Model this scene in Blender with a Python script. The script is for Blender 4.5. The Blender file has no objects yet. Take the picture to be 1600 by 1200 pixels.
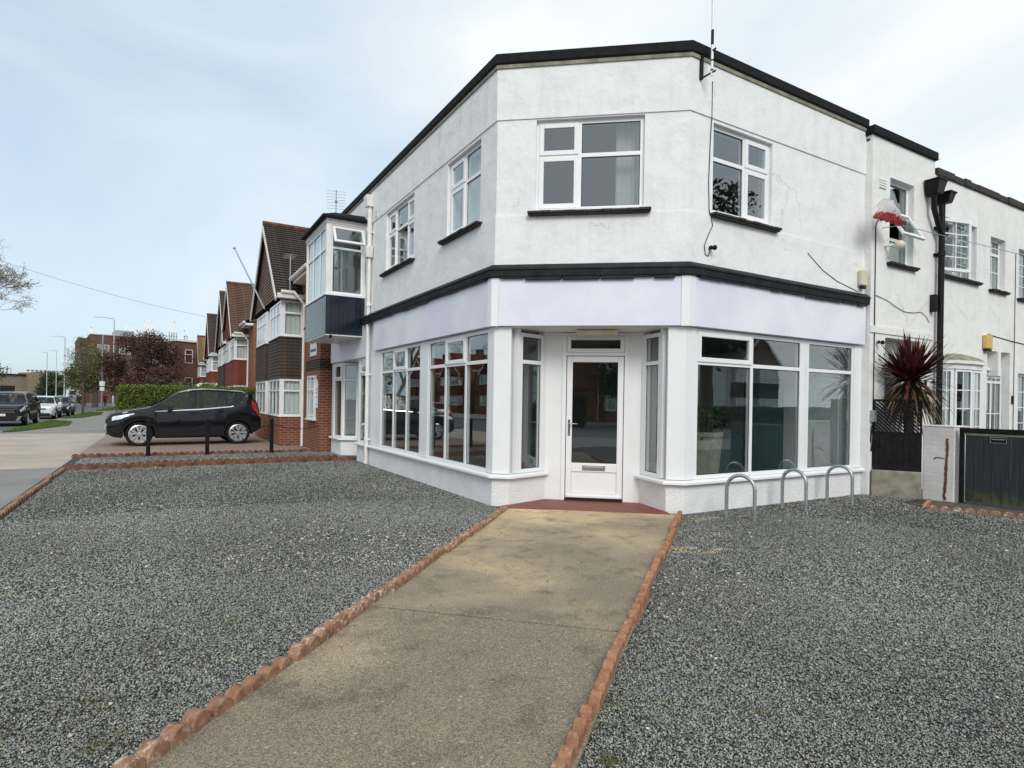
import bpy, bmesh, math, random
import numpy as np
from mathutils import Vector, Matrix
R = math.radians
random.seed(7); rng = np.random.default_rng(7)
scene = bpy.context.scene
COL = scene.collection
# ------------------------------------------------------------------ camera
# world axes: x runs along the shop's right front, y along its left front (the street), corner of the chamfer at 0,0
cam_d = bpy.data.cameras.new("camera"); cam = bpy.data.objects.new("camera", cam_d); COL.objects.link(cam)
cam_d.sensor_width = 36; cam_d.lens = 930 / 1600 * 36; cam_d.shift_y = 27 / 1600
cam_d.clip_start = 0.05; cam_d.clip_end = 3000
cam.matrix_world = Matrix.Translation((-4.068, -7.468, 1.5)) @ Matrix.Rotation(R(-30.4), 4, 'Z') @ Matrix.Rotation(R(90), 4, 'X') @ Matrix.Rotation(R(0.95), 4, 'Z')
scene.camera = cam
# ------------------------------------------------------------------ sky, sun, exposure
SUN_EL, SUN_ROT = 36, 200
w = bpy.data.worlds.new("World"); scene.world = w; w.use_nodes = True
nt = w.node_tree; nt.nodes.clear()
def wn(t, **k):
    n = nt.nodes.new(t)
    for a, b in k.items(): setattr(n, a, b)
    return n
out = wn('ShaderNodeOutputWorld'); bg = wn('ShaderNodeBackground'); bg.inputs['Strength'].default_value = 0.1
sky = wn('ShaderNodeTexSky', sky_type='NISHITA'); sky.sun_disc = False
sky.sun_elevation = R(SUN_EL); sky.sun_rotation = R(SUN_ROT); sky.air_density = 1.0; sky.dust_density = 1.5; sky.ozone_density = 1.5
tc = wn('ShaderNodeTexCoord')
mp = wn('ShaderNodeMapping'); mp.inputs['Scale'].default_value = (1.0, 1.0, 2.2); mp.inputs['Location'].default_value = (0.35, 0.2, 0.1)
nz = wn('ShaderNodeTexNoise'); nz.inputs['Scale'].default_value = 1.5; nz.inputs['Detail'].default_value = 7; nz.inputs['Roughness'].default_value = 0.5; nz.inputs['Distortion'].default_value = 0.5
# cloud sheet is broken towards the north-west (far up the street) and closed elsewhere
dot = wn('ShaderNodeVectorMath', operation='DOT_PRODUCT'); dot.inputs[1].default_value = (-0.35, 0.93, 0.10)
mr = wn('ShaderNodeMapRange'); mr.inputs['From Min'].default_value = 0.45; mr.inputs['From Max'].default_value = 1.0; mr.inputs['To Min'].default_value = 0.9; mr.inputs['To Max'].default_value = 0.22
mul = wn('ShaderNodeMath', operation='MULTIPLY_ADD'); mul.inputs[1].default_value = 2.0; mul.inputs[2].default_value = -1.0
add = wn('ShaderNodeMath', operation='ADD', use_clamp=True)
mix = wn('ShaderNodeMix', data_type='RGBA'); mix.inputs['B'].default_value = (7.45, 7.9, 8.1, 1)
skym = wn('ShaderNodeMix', data_type='RGBA', blend_type='MIX'); skym.inputs['Factor'].default_value = 0.55; skym.inputs['B'].default_value = (5.3, 6.95, 8.5, 1)
L = nt.links.new
L(tc.outputs['Generated'], mp.inputs['Vector']); L(mp.outputs['Vector'], nz.inputs['Vector'])
L(tc.outputs['Generated'], dot.inputs[0]); L(dot.outputs['Value'], mr.inputs['Value'])
L(nz.outputs['Fac'], mul.inputs[0]); L(mul.outputs[0], add.inputs[0]); L(mr.outputs[0], add.inputs[1])
L(sky.outputs['Color'], skym.inputs['A']); L(skym.outputs['Result'], mix.inputs['A'])
L(add.outputs[0], mix.inputs['Factor']); L(mix.outputs['Result'], bg.inputs['Color']); L(bg.outputs[0], out.inputs['Surface'])
sd = bpy.data.lights.new("sun", 'SUN'); sd.energy = 1.5; sd.angle = R(25); sd.color = (1, .97, .92)
sun = bpy.data.objects.new("sun", sd); COL.objects.link(sun)
az = R(SUN_ROT); sdir = Vector((math.sin(az) * math.cos(R(SUN_EL)), math.cos(az) * math.cos(R(SUN_EL)), math.sin(R(SUN_EL))))
sun.rotation_euler = sdir.to_track_quat('Z', 'Y').to_euler(); sun.location = sdir * 60
vs = scene.view_settings; vs.view_transform = 'Standard'; vs.look = 'None'; vs.exposure = 0.34; vs.gamma = 1
# ------------------------------------------------------------------ materials
class NT:
    def __init__(s, name):
        s.m = bpy.data.materials.new(name); s.m.use_nodes = True; s.t = s.m.node_tree; s.b = s.t.nodes['Principled BSDF']
        s.L = s.t.links.new
    def n(s, t, **k):
        n = s.t.nodes.new(t)
        for a, b in k.items(): setattr(n, a, b)
        return n
    def obj(s):
        return s.n('ShaderNodeTexCoord').outputs['Object']
    def noise(s, vec, scale, detail=4, rough=.55, dist=0.0):
        n = s.n('ShaderNodeTexNoise'); n.inputs['Scale'].default_value = scale; n.inputs['Detail'].default_value = detail
        n.inputs['Roughness'].default_value = rough; n.inputs['Distortion'].default_value = dist
        s.L(vec, n.inputs['Vector']); return n.outputs['Fac']
    def ramp(s, fac, stops, interp='LINEAR'):
        r = s.n('ShaderNodeValToRGB'); r.color_ramp.interpolation = interp
        e = r.color_ramp.elements
        while len(e) < len(stops): e.new(0.5)
        for el, (p, c) in zip(e, stops):
            el.position = p; el.color = (*c, 1) if len(c) == 3 else c
        s.L(fac, r.inputs['Fac']); return r.outputs['Color']
    def mixc(s, f, a, b, mode='MIX'):
        m = s.n('ShaderNodeMix', data_type='RGBA', blend_type=mode)
        for sock, v in (('Factor', f), ('A', a), ('B', b)):
            if hasattr(v, 'links'): s.L(v, m.inputs[sock])
            else: m.inputs[sock].default_value = v if sock == 'Factor' else (*v, 1)
        return m.outputs['Result']
    def bump(s, h, strength=.3, dist=.01, prev=None):
        b = s.n('ShaderNodeBump'); b.inputs['Strength'].default_value = strength; b.inputs['Distance'].default_value = dist
        s.L(h, b.inputs['Height'])
        if prev: s.L(prev, b.inputs['Normal'])
        return b.outputs['Normal']
    def math(s, op, a, b=None, clamp=False):
        m = s.n('ShaderNodeMath', operation=op, use_clamp=clamp)
        for i, v in enumerate((a, b)):
            if v is None: continue
            if hasattr(v, 'links'): s.L(v, m.inputs[i])
            else: m.inputs[i].default_value = v
        return m.outputs[0]
    def fin(s, col=None, rough=.5, nor=None, metal=0, spec=.5, **k):
        b = s.b
        if col is not None:
            if hasattr(col, 'links'): s.L(col, b.inputs['Base Color'])
            else: b.inputs['Base Color'].default_value = (*col, 1)
        if hasattr(rough, 'links'): s.L(rough, b.inputs['Roughness'])
        else: b.inputs['Roughness'].default_value = rough
        b.inputs['Metallic'].default_value = metal; b.inputs['Specular IOR Level'].default_value = spec
        if nor: s.L(nor, b.inputs['Normal'])
        for a, v in k.items(): b.inputs[a.replace('_', ' ')].default_value = v
        return s.m
def plain(name, c, rough=.5, var=.15, scale=6, metal=0, bump=0, bscale=60, spec=.5, coat=0):
    t = NT(name); o = t.obj(); f = t.noise(o, scale, 5)
    lo = tuple(x * (1 - var) for x in c); hi = tuple(min(1, x * (1 + var)) for x in c)
    col = t.ramp(f, [(.3, lo), (.7, hi)])
    nor = t.bump(t.noise(o, bscale, 3), bump, .01) if bump else None
    return t.fin(col, rough, nor, metal, spec, Coat_Weight=coat)
def wallcoord(t):
    """(u, v) that runs along an upright or sloping face of an axis-aligned building"""
    tc = t.n('ShaderNodeTexCoord'); sp = t.n('ShaderNodeSeparateXYZ'); sn = t.n('ShaderNodeSeparateXYZ')
    t.L(tc.outputs['Object'], sp.inputs[0]); t.L(tc.outputs['Normal'], sn.inputs[0])
    ax = t.math('ABSOLUTE', sn.outputs['X']); ay = t.math('ABSOLUTE', sn.outputs['Y'])
    gx = t.math('GREATER_THAN', ax, ay)
    m = t.n('ShaderNodeMix', data_type='FLOAT'); t.L(gx, m.inputs['Factor']); t.L(sp.outputs['X'], m.inputs['A']); t.L(sp.outputs['Y'], m.inputs['B'])
    c = t.n('ShaderNodeCombineXYZ'); t.L(m.outputs['Result'], c.inputs[0]); t.L(sp.outputs['Z'], c.inputs[1])
    return c.outputs[0], tc.outputs['Object']
def brick(name, c1, c2, mortar, bw=.225, bh=.075, ms=.011, rough=.85, bump=.5):
    t = NT(name); uv, o = wallcoord(t)
    b = t.n('ShaderNodeTexBrick'); t.L(uv, b.inputs['Vector'])
    b.inputs['Scale'].default_value = 1; b.inputs['Brick Width'].default_value = bw; b.inputs['Row Height'].default_value = bh
    b.inputs['Mortar Size'].default_value = ms; b.inputs['Mortar Smooth'].default_value = .1; b.inputs['Bias'].default_value = -.1
    b.inputs['Color1'].default_value = (*c1, 1); b.inputs['Color2'].default_value = (*c2, 1); b.inputs['Mortar'].default_value = (*mortar, 1)
    f = t.noise(o, 1.3, 5); col = t.mixc(.5, b.outputs['Color'], t.ramp(f, [(.3, (.55, .5, .48)), (.7, (1, 1, 1))]), 'MULTIPLY')
    f2 = t.noise(o, 45, 3); col = t.mixc(.35, col, t.ramp(f2, [(.3, (.6, .6, .6)), (.7, (1, 1, 1))]), 'MULTIPLY')
    inv = t.math('SUBTRACT', 1.0, b.outputs['Fac'])
    nor = t.bump(inv, bump, .006); nor = t.bump(f2, .2, .004, nor)
    return t.fin(col, rough, nor, 0, .3)
def render_white(name, base=(.78, .79, .79), dirt=.42, crack=True, rough_scale=9):
    t = NT(name); o = t.obj()
    big = t.noise(o, .55, 6, .6); mid = t.noise(o, 2.3, 6, .65, .4); fine = t.noise(o, 130, 2)
    col = t.ramp(mid, [(.28, tuple(x * .90 for x in base)), (.5, base), (.72, tuple(min(.86, x * 1.04) for x in base))])
    st = t.n('ShaderNodeMapping'); st.inputs['Scale'].default_value = (2.4, 2.4, .22); t.L(o, st.inputs['Vector'])
    streak = t.noise(st.outputs[0], 2.2, 6, .7)
    sm = t.math('MULTIPLY', t.ramp(streak, [(.5, (0, 0, 0)), (.8, (1, 1, 1))]), t.ramp(big, [(.42, (0, 0, 0)), (.62, (1, 1, 1))]))
    col = t.mixc(t.math('MULTIPLY', sm, dirt), col, (.40, .40, .38))
    und = t.noise(o, 3.1, 5, .5, .3); nor = t.bump(und, .5, .04); nor = t.bump(fine, .12, .004, nor); nor = t.bump(t.noise(o, 18, 5, .65), .35, .014, nor)
    if crack:
        v = t.n('ShaderNodeTexVoronoi', feature='DISTANCE_TO_EDGE'); v.inputs['Scale'].default_value = .62
        d = t.n('ShaderNodeVectorMath', operation='ADD'); nn = t.n('ShaderNodeTexNoise'); nn.inputs['Scale'].default_value = 2.5; nn.inputs['Detail'].default_value = 6; nn.inputs['Roughness'].default_value = .7
        sc = t.n('ShaderNodeVectorMath', operation='SCALE'); sc.inputs['Scale'].default_value = .55
        t.L(o, nn.inputs['Vector']); t.L(nn.outputs['Color'], sc.inputs[0]); t.L(o, d.inputs[0]); t.L(sc.outputs[0], d.inputs[1]); t.L(d.outputs[0], v.inputs['Vector'])
        line = t.ramp(v.outputs['Distance'], [(0.0, (1, 1, 1)), (.007, (0, 0, 0))])
        mask = t.ramp(t.noise(o, .8, 3), [(.52, (0, 0, 0)), (.60, (1, 1, 1))])
        lm = t.math('MULTIPLY', line, mask)
        col = t.mixc(t.math('MULTIPLY', lm, .30), col, (.2, .2, .2)); nor = t.bump(t.math('SUBTRACT', 1.0, lm), .5, .006, nor)
    return t.fin(col, .75, nor, 0, .25)
M = {}
M['render'] = render_white('white painted render')
M['render_old'] = render_white('old white render', (.77, .77, .75), .55)
t = NT('roughcast plinth'); o = t.obj()
rc = t.noise(o, 38, 4, .6); M['roughcast'] = t.fin(t.ramp(t.noise(o, 3, 5), [(.3, (.72, .72, .73)), (.7, (.82, .82, .83))]), .7, t.bump(rc, .8, .02), 0, .25)
M['upvc'] = plain('white upvc', (.80, .81, .82), .28, .02, 3)
M['upvc_panel'] = plain('white upvc panel', (.78, .79, .80), .32, .03, 3)
M['white_paint'] = plain('white gloss paint', (.76, .75, .72), .4, .08, 5, bump=.1)
M['cream'] = plain('cream plastic', (.62, .57, .42), .5, .08)
def glass(name, tint=(.90, .94, .93), ior=1.75, rough=.01):
    t = NT(name); t.t.nodes.remove(t.b)
    tr = t.n('ShaderNodeBsdfTransparent'); tr.inputs[0].default_value = (*tint, 1)
    gl = t.n('ShaderNodeBsdfGlossy'); gl.inputs['Roughness'].default_value = rough; gl.inputs['Color'].default_value = (.96, .98, 1, 1)
    fr = t.n('ShaderNodeFresnel'); ge = t.n('ShaderNodeNewGeometry'); t.L(t.math('POWER', ior, t.math('SUBTRACT', 1.0, t.math('MULTIPLY', ge.outputs['Backfacing'], 2.0))), fr.inputs['IOR'])   # the far face of a pane reflects no more than the near one
    mx = t.n('ShaderNodeMixShader'); o = t.obj()
    nor = t.bump(t.noise(o, 1.6, 2), .06, .01); t.L(nor, gl.inputs['Normal']); t.L(nor, fr.inputs['Normal'])
    t.L(fr.outputs[0], mx.inputs[0]); t.L(tr.outputs[0], mx.inputs[1]); t.L(gl.outputs[0], mx.inputs[2])
    t.L(mx.outputs[0], t.t.nodes['Material Output'].inputs['Surface']); return t.m
M['glass'] = glass('window glass', ior=2.0); 
t = NT('car glass'); t.t.nodes.remove(t.b); tr = t.n('ShaderNodeBsdfTransparent'); tr.inputs[0].default_value = (.60, .68, .64, 1); gl = t.n('ShaderNodeBsdfGlossy'); gl.inputs['Roughness'].default_value = .02
lw = t.n('ShaderNodeLayerWeight'); lw.inputs['Blend'].default_value = .2; mx = t.n('ShaderNodeMixShader'); t.L(t.math('MULTIPLY_ADD', t.math('POWER', lw.outputs['Facing'], 3.0), .6), mx.inputs[0]);
for n_ in t.t.nodes:
    if n_.type == 'MATH' and n_.operation == 'MULTIPLY_ADD': n_.inputs[2].default_value = .05
t.L(tr.outputs[0], mx.inputs[1]); t.L(gl.outputs[0], mx.inputs[2]); t.L(mx.outputs[0], t.t.nodes['Material Output'].inputs['Surface']); M['car_glass'] = t.m
M['felt'] = plain('black roofing felt', (.012, .013, .014), .8, .3, 8, bump=.4, bscale=30, spec=.15)
M['lead'] = plain('dark lead flashing', (.016, .018, .020), .6, .5, 5, bump=.5, bscale=14, spec=.2)
t = NT('lavender white fascia'); o = t.obj()
f = t.noise(o, 1.5, 3, .45, .3); M['fascia'] = t.fin(t.ramp(f, [(.38, (.70, .71, .82)), (.62, (.785, .795, .86))]), .4, t.bump(t.noise(o, 2, 2), .05, .02))
M['navy'] = plain('navy gloss paint', (.007, .012, .022), .18, .3, 10, spec=.7)
M['black_paint'] = plain('black paint', (.007, .007, .008), .45, .3, 9, spec=.2)
M['black_wood'] = plain('black stained timber', (.010, .010, .010), .8, .4, 9, bump=.3, bscale=40, spec=.15)
t = NT('weathered black gate boards'); o = t.obj(); s_ = t.n('ShaderNodeMapping'); s_.inputs['Scale'].default_value = (14, 14, .8); t.L(o, s_.inputs[0])
gn = t.noise(s_.outputs[0], 3, 5); sp = t.n('ShaderNodeSeparateXYZ'); t.L(o, sp.inputs[0])
gm = t.math('MULTIPLY', t.ramp(sp.outputs['Z'], [(.05, (1, 1, 1)), (.28, (0, 0, 0))]), t.ramp(t.noise(o, 9, 4), [(.4, (0, 0, 0)), (.6, (1, 1, 1))]))
M['gate'] = t.fin(t.mixc(gm, t.ramp(gn, [(.3, (.007, .009, .011)), (.7, (.024, .029, .034))]), (.07, .09, .02)), .65, t.bump(gn, .3, .005))
M['brick'] = brick('red brick', (.26, .075, .035), (.19, .05, .025), (.30, .22, .16))
M['brick_dark'] = brick('dark red brick', (.13, .045, .028), (.085, .03, .02), (.20, .15, .12))
M['brick_flat'] = brick('dull red brick', (.18, .065, .04), (.13, .05, .032), (.2, .15, .12))
M['brick_band'] = brick('dark brown brick band', (.045, .022, .016), (.03, .016, .012), (.12, .09, .06))
M['brick_white'] = brick('white painted brick', (.82, .82, .81), (.80, .80, .79), (.78, .78, .77), bump=.35)
M['tile_brown'] = brick('brown clay tiles', (.085, .062, .052), (.058, .043, .037), (.022, .016, .014), .165, 9.0, .006, .8, .3)
M['tile_hung'] = brick('brown hung tiles', (.23, .15, .115), (.16, .105, .08), (.06, .04, .03), .165, 9.0, .006, .8, .3)
M['tile_red'] = brick('red clay tiles', (.24, .062, .035), (.17, .045, .028), (.06, .02, .015), .165, 9.0, .006, .8, .3)
M['tile_rust'] = brick('rust brown clay tiles', (.17, .10, .072), (.125, .075, .055), (.05, .03, .02), .165, 9.0, .006, .8, .3)
M['tile_tan'] = brick('tan concrete tiles', (.28, .18, .09), (.22, .13, .07), (.1, .06, .04), .3, 9.0, .01, .8, .3)
M['moss'] = plain('mossy ridge tile', (.11, .055, .03), .9, .6, 7, bump=.5)
M['sill'] = plain('dark mossy slate sill', (.030, .026, .020), .8, .6, 22, bump=.5)
t = NT('terracotta edging'); o = t.obj(); gg = t.n('ShaderNodeNewGeometry')
lich = t.ramp(t.noise(gg.outputs['Position'], 24, 6, .75), [(.52, (0, 0, 0)), (.60, (1, 1, 1))])
area = t.ramp(t.noise(gg.outputs['Position'], .9, 3), [(.42, (.12, .12, .12)), (.58, (.9, .9, .9))])
cb = t.ramp(t.noise(gg.outputs['Position'], 11, 5, .7), [(.22, (.10, .055, .036)), (.42, (.22, .115, .07)), (.6, (.31, .175, .11)), (.8, (.40, .29, .20))])
M['terra'] = t.fin(t.mixc(t.math('MULTIPLY', lich, area), cb, (.58, .53, .47)), .9, t.bump(t.noise(o, 90, 4, .7), .7, .006), 0, .2)
t = NT('plain terracotta edging'); gg = t.n('ShaderNodeNewGeometry'); pn = t.noise(gg.outputs['Position'], 11, 5, .7)
M['terra_plain'] = t.fin(t.mixc(t.ramp(t.noise(gg.outputs['Position'], 30, 4, .7), [(.60, (0, 0, 0)), (.66, (.5, .5, .5))]), t.ramp(pn, [(.25, (.13, .06, .038)), (.5, (.32, .155, .09)), (.75, (.42, .235, .15))]), (.45, .38, .31)), .9, t.bump(t.noise(t.obj(), 90, 4, .7), .7, .006), 0, .2)
M['terra_mid'] = plain('weathered brown terracotta', (.22, .12, .075), .9, .4, 9, bump=.5)
M['terra_dark'] = plain('weathered dark terracotta', (.15, .068, .042), .9, .55, 9, bump=.5)
M['quarry'] = brick('red quarry tiles', (.26, .075, .05), (.22, .065, .045), (.12, .05, .04), .15, .15, .006, .55, .2)
t = NT('aged concrete path'); o = t.obj()
a = t.noise(o, .8, 6, .65, .4); b_ = t.noise(o, 3.0, 6, .7); sp_ = t.n('ShaderNodeTexVoronoi'); sp_.inputs['Scale'].default_value = 95; t.L(o, sp_.inputs['Vector'])
ss = t.n('ShaderNodeSeparateXYZ'); t.L(o, ss.inputs[0])
far = t.math('MULTIPLY_ADD', ss.outputs['Y'], .18)
t.t.nodes[-1].inputs[2].default_value = .63
c1 = t.ramp(t.math('ADD', t.math('MULTIPLY', a, .75), t.math('MULTIPLY', far, .42)), [(.32, (.22, .187, .145)), (.45, (.33, .272, .195)), (.56, (.49, .385, .245)), (.68, (.62, .48, .295))])
c1 = t.mixc(t.ramp(b_, [(.52, (0, 0, 0)), (.70, (.7, .7, .7))]), c1, (.105, .095, .08))
fleck = t.noise(o, 75, 3, .6); fl2 = t.noise(o, 130, 3, .7)
c1 = t.mixc(.8, c1, t.ramp(fl2, [(.36, (.30, .29, .28)), (.49, (.95, .95, .95)), (.62, (1.7, 1.6, 1.4))]), 'MULTIPLY')
c1 = t.mixc(t.ramp(fleck, [(.62, (0, 0, 0)), (.70, (.55, .55, .55))]), c1, (.46, .40, .29))
sepc = t.n('ShaderNodeSeparateColor'); t.L(sp_.outputs['Color'], sepc.inputs[0]); sp_.inputs['Scale'].default_value = 42
rnd = t.math('MULTIPLY', t.math('GREATER_THAN', sepc.outputs[0], .90), t.math('LESS_THAN', sp_.outputs['Distance'], t.math('MULTIPLY', sepc.outputs[1], .42)))
c1 = t.mixc(t.math('MULTIPLY', rnd, .55), c1, (.48, .43, .34))
spot = t.ramp(t.noise(o, 9, 4, .6, .8), [(.70, (0, 0, 0)), (.73, (1, 1, 1))]); c1 = t.mixc(t.math('MULTIPLY', spot, .5), c1, (.40, .35, .26))
M['path'] = t.fin(c1, .9, t.bump(t.noise(o, 110, 4, .7), .6, .006), 0, .2)
def gravel_base():
    t = NT('dark slate gravel bed'); o = t.obj(); v = t.n('ShaderNodeTexVoronoi'); v.inputs['Scale'].default_value = 85; t.L(o, v.inputs['Vector'])
    sep = t.n('ShaderNodeSeparateColor'); t.L(v.outputs['Color'], sep.inputs[0])
    col = t.ramp(sep.outputs[0], [(0, (.03, .03, .03)), (.4, (.09, .092, .088)), (.8, (.18, .183, .178)), (.985, (.26, .26, .25)), (.992, (.5, .42, .30))])
    col = t.mixc(.6, col, t.ramp(t.noise(o, .7, 5), [(.3, (.7, .7, .68)), (.7, (1.0, 1.0, 1.0))]), 'MULTIPLY')
    col = t.mixc(t.ramp(v.outputs['Distance'], [(.3, (0, 0, 0)), (.75, (.9, .9, .9))]), col, (.012, .012, .012))
    return t.fin(col, .75, t.bump(v.outputs['Distance'], 1.0, -.02), 0, .35)
M['gravel'] = gravel_base()
t = NT('gravel chips'); at = t.n('ShaderNodeAttribute', attribute_name='chip'); M['chip'] = t.fin(at.outputs['Color'], .7, None, 0, .4)
M['asphalt'] = plain('asphalt road', (.105, .105, .11), .85, .2, 1.2, bump=.4, bscale=120)
M['pavement'] = plain('tarmac pavement', (.225, .220, .208), .9, .14, 1.1, bump=.4, bscale=140)
M['crossover'] = plain('worn pinkish concrete crossing', (.40, .34, .285), .9, .16, .8, bump=.3, bscale=80)
t = NT('pink block paving'); o = t.obj(); b = t.n('ShaderNodeTexBrick'); t.L(o, b.inputs['Vector']); b.inputs['Scale'].default_value = 1; b.inputs['Brick Width'].default_value = .2; b.inputs['Row Height'].default_value = .1
b.inputs['Mortar Size'].default_value = .006; b.inputs['Color1'].default_value = (.34, .245, .20, 1); b.inputs['Color2'].default_value = (.29, .21, .175, 1); b.inputs['Mortar'].default_value = (.10, .08, .07, 1)
M['paving'] = t.fin(t.mixc(.6, b.outputs['Color'], t.ramp(t.noise(o, .9, 5), [(.3, (.7, .68, .66)), (.7, (1.0, 1.0, 1.0))]), 'MULTIPLY'), .85)
M['kerb'] = plain('kerb stone', (.30, .29, .28), .9, .15, 3)
M['earth'] = plain('bare earth', (.09, .075, .055), .95, .4, 3, bump=.6)
M['lawn'] = plain('verge turf', (.05, .10, .018), .9, .4, 2.5, bump=.8, bscale=60)
M['galv'] = plain('galvanised steel', (.36, .39, .41), .38, .18, 14, metal=.65)
M['chrome'] = plain('chrome', (.75, .76, .78), .12, .02, metal=1)
M['alloy'] = plain('silver alloy', (.62, .63, .65), .25, .04, metal=.8)
M['tyre'] = plain('tyre rubber', (.011, .011, .012), .8, .2, 12, spec=.2)
M['carblack'] = plain('black metallic car paint', (.004, .005, .008), .3, .1, 30, spec=.1, coat=.7)
M['cardark'] = plain('charcoal metallic car paint', (.012, .014, .020), .3, .1, 30, spec=.15, coat=.8)
M['carwhite'] = plain('white car paint', (.72, .73, .75), .25, .02, 5, coat=1)
M['carsilver'] = plain('silver car paint', (.42, .45, .48), .25, .05, 5, metal=.4, coat=1)
M['carred'] = plain('red car paint', (.5, .03, .03), .25, .05, 5, coat=1)
M['trim'] = plain('black plastic trim', (.012, .012, .013), .6, .2, spec=.25)
M['plate'] = plain('number plate', (.72, .72, .68), .35, .02)
M['lamp'] = plain('headlamp lens', (.72, .75, .78), .1, .1, 30, metal=.4)
M['amber'] = plain('amber lens', (.65, .22, .05), .15, .1)
M['redlamp'] = plain('red lamp lens', (.42, .015, .015), .12, .2, 20)
M['bark'] = plain('bark', (.085, .07, .055), .95, .35, 8, bump=.7)
M['bark_pale'] = plain('pale grey bark', (.20, .17, .14), .95, .3, 8, bump=.6)
def leaf(name, a, b, c):
    t = NT(name); g = t.n('ShaderNodeNewGeometry')
    col = t.ramp(g.outputs['Random Per Island'], [(.0, a), (.5, b), (1, c)])
    return t.fin(col, .55, None, 0, .3)
M['leaf_green'] = leaf('spring green leaves', (.030, .050, .012), (.07, .10, .024), (.13, .16, .045))
M['leaf_dark'] = leaf('dark evergreen leaves', (.012, .025, .010), (.025, .045, .016), (.05, .08, .025))
M['leaf_hedge'] = leaf('clipped hedge leaves', (.045, .075, .012), (.10, .14, .018), (.22, .25, .04))
M['leaf_purple'] = leaf('copper purple leaves', (.030, .014, .012), (.075, .032, .024), (.15, .085, .055))
M['leaf_bud'] = leaf('pale leaf buds', (.11, .10, .06), (.17, .16, .09), (.25, .24, .13))
M['leaf_olive'] = leaf('olive young leaves', (.06, .065, .025), (.11, .115, .045), (.19, .18, .08))
M['grass'] = leaf('grass blades', (.04, .09, .012), (.08, .15, .02), (.14, .20, .04))
M['cordy'] = leaf('dark red strap leaves', (.028, .010, .011), (.080, .018, .019), (.15, .042, .032))
M['cordy_dead'] = leaf('drooping brown strap leaves', (.05, .03, .015), (.10, .065, .03), (.18, .12, .055))
M['hedge_core'] = plain('hedge twigs', (.02, .022, .010), .95, .4, 9)
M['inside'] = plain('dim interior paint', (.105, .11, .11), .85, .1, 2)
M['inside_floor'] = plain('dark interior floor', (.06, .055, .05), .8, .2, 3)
M['teal'] = plain('dark teal panel', (.014, .05, .052), .5, .2, 3)
M['curtain'] = plain('pale curtain', (.42, .41, .44), .9, .08, 6)
M['net'] = plain('net curtain', (.80, .80, .81), .9, .06, 7)
M['blind'] = plain('white slat blind', (.55, .56, .56), .6, .05)
M['skin'] = plain('skin', (.42, .24, .17), .55, .08, 20)
M['red_cloth'] = plain('red coat', (.45, .02, .03), .85, .15, 12)
M['dark_cloth'] = plain('dark trousers', (.018, .02, .03), .9, .2, 12)
M['grey_cloth'] = plain('grey jacket', (.07, .07, .09), .9, .2, 12)
M['hair'] = plain('dark hair', (.02, .013, .01), .7, .3, 30)
M['orange'] = plain('orange plastic', (.65, .13, .03), .5, .1)
M['stone'] = brick('buff stone blocks', (.30, .25, .17), (.24, .20, .14), (.17, .14, .10), .8, .35, .02)
M['rust'] = plain('rusty brown paint', (.13, .055, .04), .8, .5, 16, bump=.4)
M['conc'] = plain('mossy concrete', (.24, .23, .18), .95, .35, 6, bump=.6, bscale=40)
M['sign_white'] = plain('white sign face', (.75, .76, .77), .4, .03)
M['sign_blue'] = plain('dark blue lettering', (.05, .07, .14), .5, .1)
M['yellow_box'] = plain('faded orange alarm box', (.66, .40, .12), .5, .12, 8)
t = NT('thin red white plastic'); o = t.obj(); spz = t.n('ShaderNodeSeparateXYZ'); t.L(o, spz.inputs[0])
zz = t.math('ADD', spz.outputs['Z'], t.math('MULTIPLY', t.noise(o, 7, 2), .1))
M['redwhite'] = t.fin(t.ramp(zz, [(.155, (.50, .010, .02)), (.16, (.76, .73, .74))], 'CONSTANT'), .25, t.bump(t.noise(o, 11, 5, .7), 1.0, .05), Transmission_Weight=.35, Alpha=.82)
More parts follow.
